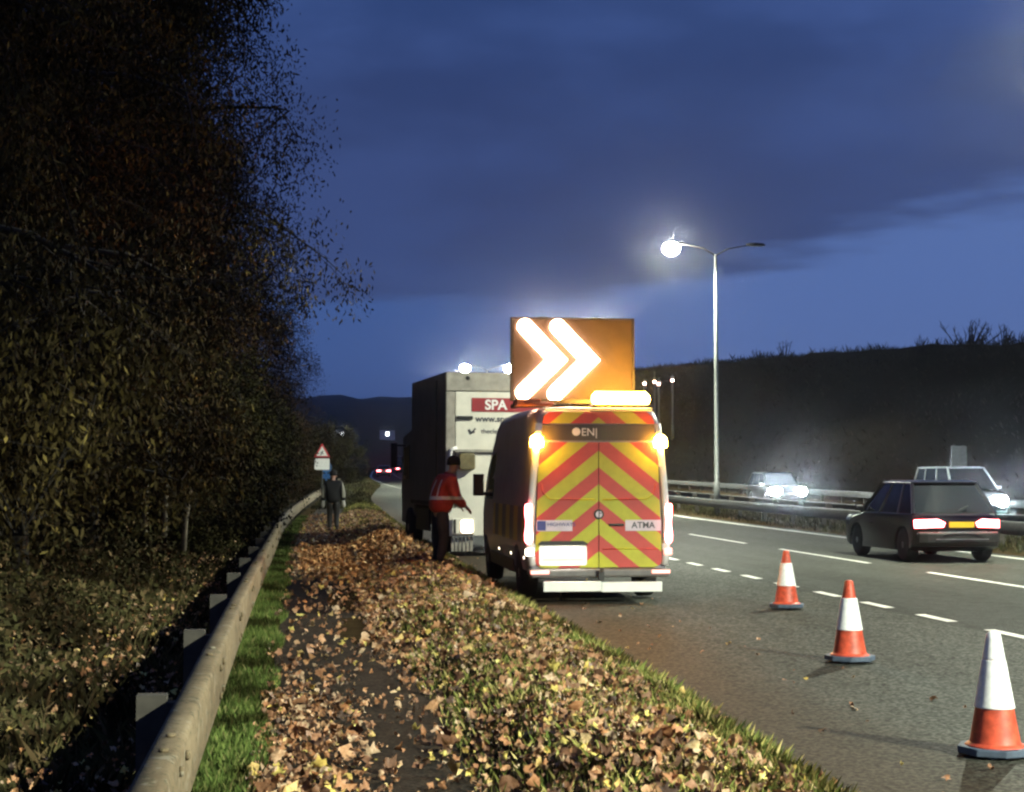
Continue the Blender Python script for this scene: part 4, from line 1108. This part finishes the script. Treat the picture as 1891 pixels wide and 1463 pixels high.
# ------------------------------------------------------------------ traffic cones
def cone(x, y, rz, label, white_tip=False):
    root = empty('traffic_cone', (x, y, 0), rz, label, 'traffic cone', 'traffic cones along the layby')
    b = MB(); q = []
    for k in range(8):
        a = math.pi / 8 + k * math.pi / 4; rr_ = .235
        q.append((rr_ * math.cos(a), rr_ * math.sin(a)))
    b.prism(q, .012, .058, 'z')
    for sx in (-1, 1):
        for sy in (-1, 1): b.box((sx * .12, sy * .12, .008), (.06, .06, .016))
    b.build('base', M['cone_base'], root, bevel=.012)
    def rad(z): return .158 - (z - .05) * (.158 - .036) / .70
    b = MB(); b.lathe([(.185, .056), (.175, .066), (rad(.075), .078)] + [(rad(z), z) for z in np.linspace(.08, .74, 12)] + [(.022, .75)], 32); b.build('cone_body', M['cone_red'], root, True)
    b = MB(); z0, z1 = .29, .585
    b.lathe([(rad(z0) + .002, z0), (rad(z0) + .007, z0 + .003)] + [(rad(z) + .007, z) for z in np.linspace(z0 + .01, z1 - .01, 8)] + [(rad(z1) + .007, z1 - .003), (rad(z1) + .002, z1)], 32); b.build('sleeve', M['sleeve'], root, True)
    if white_tip:
        b = MB(); b.lathe([(rad(.588) + .004, .588)] + [(rad(z) + .005, z) for z in np.linspace(.592, .742, 6)] + [(.024, .755)], 32); b.build('tip_sleeve', M['sleeve'], root, True)
cone(4.38, 9.29, .25, 'largest red and white cone at the bottom right, nearest the camera', True)
cone(5.25, 14.15, .1, 'middle red and white cone of the three, with a red tip and grey base')
cone(6.55, 19.96, .4, 'smallest and farthest red and white cone, nearest the works van')

# ------------------------------------------------------------------ people
def skin_mesh(name, J, E, mat, parent, sub=2, root=0):
    """J: list of ((x,y,z), radius or (rx,ry)), E: edges"""
    me = bpy.data.meshes.new(name); me.from_pydata([j[0] for j in J], E, []); me.materials.append(mat)
    o = bpy.data.objects.new(name, me); COL.objects.link(o); o.parent = parent
    sm = o.modifiers.new('skin', 'SKIN'); sm.use_smooth_shade = True
    lay = me.skin_vertices[0] if me.skin_vertices else None
    if lay is None:
        bpy.context.view_layer.objects.active = o
        import bmesh
        bm = bmesh.new(); bm.from_mesh(me); bm.verts.layers.skin.verify(); bm.to_mesh(me); bm.free()
        lay = me.skin_vertices[0]
    for i, j in enumerate(J):
        r_ = j[1]; r_ = (r_, r_) if isinstance(r_, (int, float)) else r_
        lay.data[i].radius = r_; lay.data[i].use_root = (i == root)
    if sub:
        s_ = o.modifiers.new('sub', 'SUBSURF'); s_.levels = sub; s_.render_levels = sub
    return o
def chain(J, E, pts, start=None):
    prev = start; ids = []
    for p in pts:
        J.append(p); i = len(J) - 1
        if prev is not None: E.append((prev, i))
        prev = i; ids.append(i)
    return ids
def person(loc, rz, label, P, mats, hivis=False):
    """P holds joints in the person's own frame: +Y is forward"""
    root = empty('person', loc, rz, label, 'person')
    J, E = [], []
    pel = chain(J, E, [(P['pelvis'], (.13, .10))])[0]
    tor = chain(J, E, [(P['waist'], (.125, .095)), (P['chest'], (.15, .11)), (P['neck0'], (.075, .07)), (P['neck'], .052), (P['jaw'], (.062, .070)), (P['head'], (.074, .088)), (P['crown'], (.055, .062))], pel)
    hands = []
    for s_ in 'LR':
        arm = chain(J, E, [(P['sh' + s_], .062), (P['el' + s_], .043), (P['wr' + s_], .028)], tor[1])
        w_ = Vector(P['wr' + s_]); d = (w_ - Vector(P['el' + s_])).normalized()
        a = Vector((1, 0, 0)) if abs(d.x) < .8 else Vector((0, 1, 0)); u = (a - d * a.dot(d)).normalized(); v_ = d.cross(u)
        palm = chain(J, E, [(tuple(w_ + d * .06), (.036, .020))], arm[-1])[0]
        for k, (off, ln) in enumerate(((-.028, .062), (-.010, .074), (.010, .070), (.027, .056))):
            b0 = w_ + d * .095 + u * off
            chain(J, E, [(tuple(b0), .0095), (tuple(b0 + d * ln * .55 + v_ * .012), .009), (tuple(b0 + d * ln * .9 + v_ * .034), .0075)], palm)
        b0 = w_ + d * .05 - u * .042
        chain(J, E, [(tuple(b0), .011), (tuple(b0 + d * .045 - u * .012 + v_ * .014), .0095)], palm)
        leg = chain(J, E, [(P['hip' + s_], .085), (P['kn' + s_], .056), (P['an' + s_], .038), (P['toe' + s_], (.036, .026))], pel)
    body = skin_mesh('body', J, E, mats['skin'], root, 2, pel)
    # face: nose, ears and eye line, in the direction the head looks
    H_, f = Vector(P['head']), Vector(P['look']).normalized(); r_ = f.cross(Vector((0, 0, 1))).normalized()
    b = MB(); b.tube([H_ + f * .085 + Vector((0, 0, .012)), H_ + f * .112 - Vector((0, 0, .022)), H_ + f * .094 - Vector((0, 0, .034))], [.010, .015, .009], 8); b.build('nose', mats['skin'], body, True)
    for sg in (-1, 1):
        b = MB(); c_ = H_ + r_ * sg * .078 - Vector((0, 0, .012)); b.tube([c_ - Vector((0, 0, .03)), c_ + r_ * sg * .014, c_ + Vector((0, 0, .028))], [.010, .018, .010], 8); b.build('ear', mats['skin'], body, True)
        b = MB(); c_ = H_ + f * .082 + r_ * sg * .030 + Vector((0, 0, .012)); b.tube([c_ - r_ * .012, c_, c_ + r_ * .012], [.004, .008, .004], 8); b.build('eye', M['ink'], body, True)
    b = MB(); c_ = H_ + f * .086 - Vector((0, 0, .062)); b.tube([c_ - r_ * .022, c_ + f * .004, c_ + r_ * .022], [.003, .006, .003], 6); b.build('mouth', M['ink_red'], body, True)
    # beanie
    b = MB(); b.lathe([(.098, -.015), (.108, .0), (.110, .03), (.108, .055), (.100, .085), (.080, .118), (.045, .138), (.01, .145)], 18, tuple(H_ + Vector((0, 0, .022)) - f * .008)); b.build('beanie', mats['hat'], root, True)
    # jacket
    if 'glove' in mats:
        for s_ in 'LR':
            w_, e_ = Vector(P['wr' + s_]), Vector(P['el' + s_]); d = (w_ - e_).normalized()
            b = MB(); b.tube([w_ - d * .05, w_ + d * .02, w_ + d * .08, w_ + d * .15, w_ + d * .19], [.042, .046, .058, .046, .02], 10); b.build('glove', mats['glove'], root, True)
    J, E = [], []
    h0 = chain(J, E, [(P['hem'], (.245, .205)), (P['waist'], (.23, .195)), (P['chest'], (.24, .195)), (P['collar'], (.12, .11)), (P['collar1'], (.085, .082))])
    for s_ in 'LR':
        chain(J, E, [(P['sh' + s_], .118), (P['el' + s_], .092), (tuple(Vector(P['el' + s_]).lerp(Vector(P['wr' + s_]), .9)), .068)], h0[2])
    skin_mesh('jacket', J, E, mats['jacket'], root, 2, 0)
    for s_ in 'LR':
        J, E = [], []
        a, k_, t_ = Vector(P['hip' + s_]), Vector(P['kn' + s_]), Vector(P['an' + s_])
        chain(J, E, [(tuple(a + Vector((0, 0, .06))), .122), (tuple(a.lerp(k_, .4)), .112), (tuple(k_), .090), (tuple(k_.lerp(t_, .5)), .080), (tuple(t_ + Vector((0, 0, .03))), .06)])
        skin_mesh('trouser_leg', J, E, mats['trousers' + s_], root, 2, 0)
        J, E = [], []; q = Vector(P['toe' + s_])
        chain(J, E, [(tuple(t_ + Vector((0, 0, .06))), .056), (tuple(t_ - Vector((0, 0, .03))), (.052, .05)), (tuple(t_.lerp(q, .6) - Vector((0, 0, .02))), (.050, .040)), (tuple(q), (.042, .032))])
        skin_mesh('boot', J, E, M['boots'], root, 2, 0)
    return root
m = NM('red reflective work jacket'); x, y, z = m.sep(); nz = m.noise(7, 4)
zz = m.math('ADD', z, m.math('MULTIPLY', m.math('SUBTRACT', nz, .5), .03))
st1 = m.math('MULTIPLY', m.math('GREATER_THAN', zz, 1.085), m.math('LESS_THAN', zz, 1.140))
ax_ = m.math('ABSOLUTE', m.math('ADD', x, -.02))
st2 = m.math('MULTIPLY', m.math('MULTIPLY', m.math('GREATER_THAN', ax_, .085), m.math('LESS_THAN', ax_, .125)), m.math('GREATER_THAN', zz, 1.14))
st2 = m.math('MULTIPLY', st2, m.math('LESS_THAN', zz, 1.40))
sm = m.math('MAXIMUM', st1, st2)
c = m.mix(m.step(nz, .3, .7), (.44, .030, .020), (.60, .062, .036))
M['jacket_red'] = m.out(m.mix(sm, c, (.85, .80, .72)), .6)
m = NM('dark coat with pale strips'); x, y, z = m.sep(); ax_ = m.math('ABSOLUTE', x)
st = m.math('MULTIPLY', m.math('GREATER_THAN', ax_, .265), m.math('GREATER_THAN', z, 1.0))
M['coat_strip'] = m.out(m.mix(st, (.004, .004, .005), (.26, .25, .20)), .8)

# the man in the red jacket: stands on the verge, turned to the van, one hand on its side, head bowed
zr = float(gz(2.52, 24.8))
PR = dict(pelvis=(0, 0, .93), waist=(0, .03, 1.05), chest=(0, .10, 1.30), neck0=(0, .16, 1.46), neck=(0, .19, 1.52), jaw=(.0, .235, 1.56), head=(0, .25, 1.62), crown=(0, .255, 1.68), look=(.0, 1, -.25),
          collar=(0, .155, 1.46), collar1=(0, .18, 1.51), hem=(0, -.01, .84),
          shL=(-.19, .12, 1.38), elL=(-.25, .16, 1.12), wrL=(-.17, .36, 1.00), shR=(.19, .12, 1.38), elR=(.25, .17, 1.12), wrR=(.17, .38, .97),
          hipL=(-.095, 0, .88), knL=(-.11, .05, .48), anL=(-.12, -.02, .08), toeL=(-.14, .16, .04), hipR=(.095, 0, .88), knR=(.12, .03, .48), anR=(.13, -.06, .08), toeR=(.15, .12, .04))
person((2.46, 24.8, zr - .01), R(-72), 'person in a red reflective jacket and black hat standing beside the works van', PR,
       dict(skin=M['skin'], hat=M['beanie'], jacket=M['jacket_red'], trousersL=M['trousers'], trousersR=M['trousers_grey']))
# the distant walker on the path
PW = dict(pelvis=(0, 0, .93), waist=(0, 0, 1.06), chest=(0, .02, 1.31), neck0=(0, .02, 1.47), neck=(0, .02, 1.53), jaw=(0, .05, 1.57), head=(0, .05, 1.63), crown=(0, .05, 1.69), look=(0, 1, 0),
          collar=(0, .02, 1.46), collar1=(0, .02, 1.51), hem=(0, 0, .80),
          shL=(-.20, .02, 1.40), elL=(-.27, -.03, 1.12), wrL=(-.29, .06, .88), shR=(.20, .02, 1.40), elR=(.27, -.02, 1.12), wrR=(.29, .08, .88),
          hipL=(-.095, 0, .88), knL=(-.10, .10, .48), anL=(-.10, .06, .08), toeL=(-.11, .24, .04), hipR=(.095, 0, .88), knR=(.10, .02, .48), anR=(.11, -.12, .08), toeR=(.12, .05, .04))
person((1.46, 46, float(gz(1.46, 46)) + .005), R(-4), 'distant person in a dark coat and pale gloves walking away along the footpath', PW,
       dict(skin=M['skin'], glove=M['glove'], hat=M['beanie'], jacket=M['coat_strip'], trousersL=M['boots'], trousersR=M['boots']))

# ------------------------------------------------------------------ signs
def warning_sign():
    x, y = 1.72, 70.0
    root = empty('warning_sign', (x, y, float(gz(x, y))), R(-2), 'red bordered triangular warning sign over a white plate', 'road sign')
    b = MB(); b.tube([(0, .05, -.2), (0, .05, 2.55)], .04, 10); b.build('post', M['galv'], root)
    def tri(s_, c_): return [(-s_ / 2, c_ - s_ * .289), (s_ / 2, c_ - s_ * .289), (0, c_ + s_ * .577)]
    b = MB(); b.prism(tri(.72, 2.50), -.02, .0); t = b.build('triangle', M['red_sign'], root, bevel=.01)
    b = MB(); b.prism(tri(.50, 2.495), -.026, -.021); f = b.build('triangle_face', M['plate_white'], t)
    b = MB(); b.tube([(-.06, -.03, 2.40), (.0, -.03, 2.50), (.05, -.03, 2.58)], .022, 6); b.tube([(-.06, -.03, 2.54), (.07, -.03, 2.44)], .018, 6); b.build('symbol', M['ink'], f)
    b = MB(); b.prism(rrect(-.33, 1.74, .33, 2.24, .04), -.02, .0); b.build('plate', M['plate_white'], root)
def blue_sign():
    x, y = 2.28, 84.0
    root = empty('blue_sign', (x, y, float(gz(x, y))), R(-3), 'small blue sign on a blue post, right of the triangular warning sign', 'road sign')
    b = MB(); b.tube([(0, .05, -.2), (0, .05, 2.05)], .05, 10); b.build('post', M['blue_sign'], root)
    b = MB(); b.lathe([(.30, -.02), (.30, .01)], 28, (0, 0, 1.78), 'y'); d = b.build('disc', M['blue_sign'], root)
    b = MB(); b.tube([(-.12, -.03, 1.72), (0, -.03, 1.90), (.12, -.03, 1.72), (-.12, -.03, 1.72)], .035, 6); b.build('symbol', M['plate_white'], d)
    b = MB(); b.box((.0, -.0, 1.30), (.42, .02, .26)); b.build('plate', M['blue_sign'], root)
warning_sign(); blue_sign()
def back_sign():
    x, y = float(cx(66)) + 28.9, 66.0
    root = empty('road_sign', (x, y, float(gz(x, y))), 0, 'grey back of an upright road sign beyond the oncoming people carrier', 'road sign')
    b = MB()
    for sx in (-.22, .22): b.tube([(sx, .06, -.2), (sx, .06, 2.9)], .035, 8)
    b.build('post', M['galv'], root)
    b = MB(); b.prism(rrect(-.36, 1.55, .36, 2.85, .05), -.0, .03); b.build('panel', M['sign_back'], root)
back_sign()

# ------------------------------------------------------------------ houses far off
def house(x, y, z, w, label, lit_w):
    root = empty('house', (x, y, z), R(-3), label, 'house')
    b = MB(); b.box((0, 3, 2.2), (w, 6, 5.4)); b.build('wall', M['house'], root)
    b = MB(); b.prism([(-w / 2 - .3, 4.9), (w / 2 + .3, 4.9), (w / 2 - 1, 7.2), (-w / 2 + 1, 7.2)], -.3, 6.3); b.build('roof', M['black_plastic'], root)
    b = MB(); b.box((lit_w[0], -.05, lit_w[1]), (lit_w[2], .1, lit_w[3])); b.build('window', M['window_on'], root)
M['house'] = worn('pale render', (.55, .53, .56), .8, .1, .4)
M['window_on'] = glow('lit far window', (.93, .97, 1.0), 14)
house(27.6, 832, 21.2, 9, 'far pale house with a lit window on the left of the distant hills', (3.2, 2.6, 1.7, 1.9))
house(54.7, 832, 21.2, 8, 'far house with a bright white window above the distant cars', (0, 3.0, 1.5, 1.8))

# ------------------------------------------------------------------ haze added for lamp glow
def haze():
    b = MB(); b.box((400, 1330, 42), (2900, 2760, 98))
    m = bpy.data.materials.new('added glow haze'); m.use_nodes = True; t = m.node_tree
    for n in list(t.nodes): t.nodes.remove(n)
    v = t.nodes.new('ShaderNodeVolumePrincipled'); v.inputs['Color'].default_value = (.9, .93, 1, 1); v.inputs['Density'].default_value = HAZE; v.inputs['Anisotropy'].default_value = .975
    o = t.nodes.new('ShaderNodeOutputMaterial'); t.links.new(v.outputs[0], o.inputs['Volume'])
    h = b.build('haze', m); h['kind'] = 'stuff'; h['label'] = 'thin haze added to spread glow around the lamps'
HAZE = .00030  # added haze, gives the bright lamps their glow
haze()
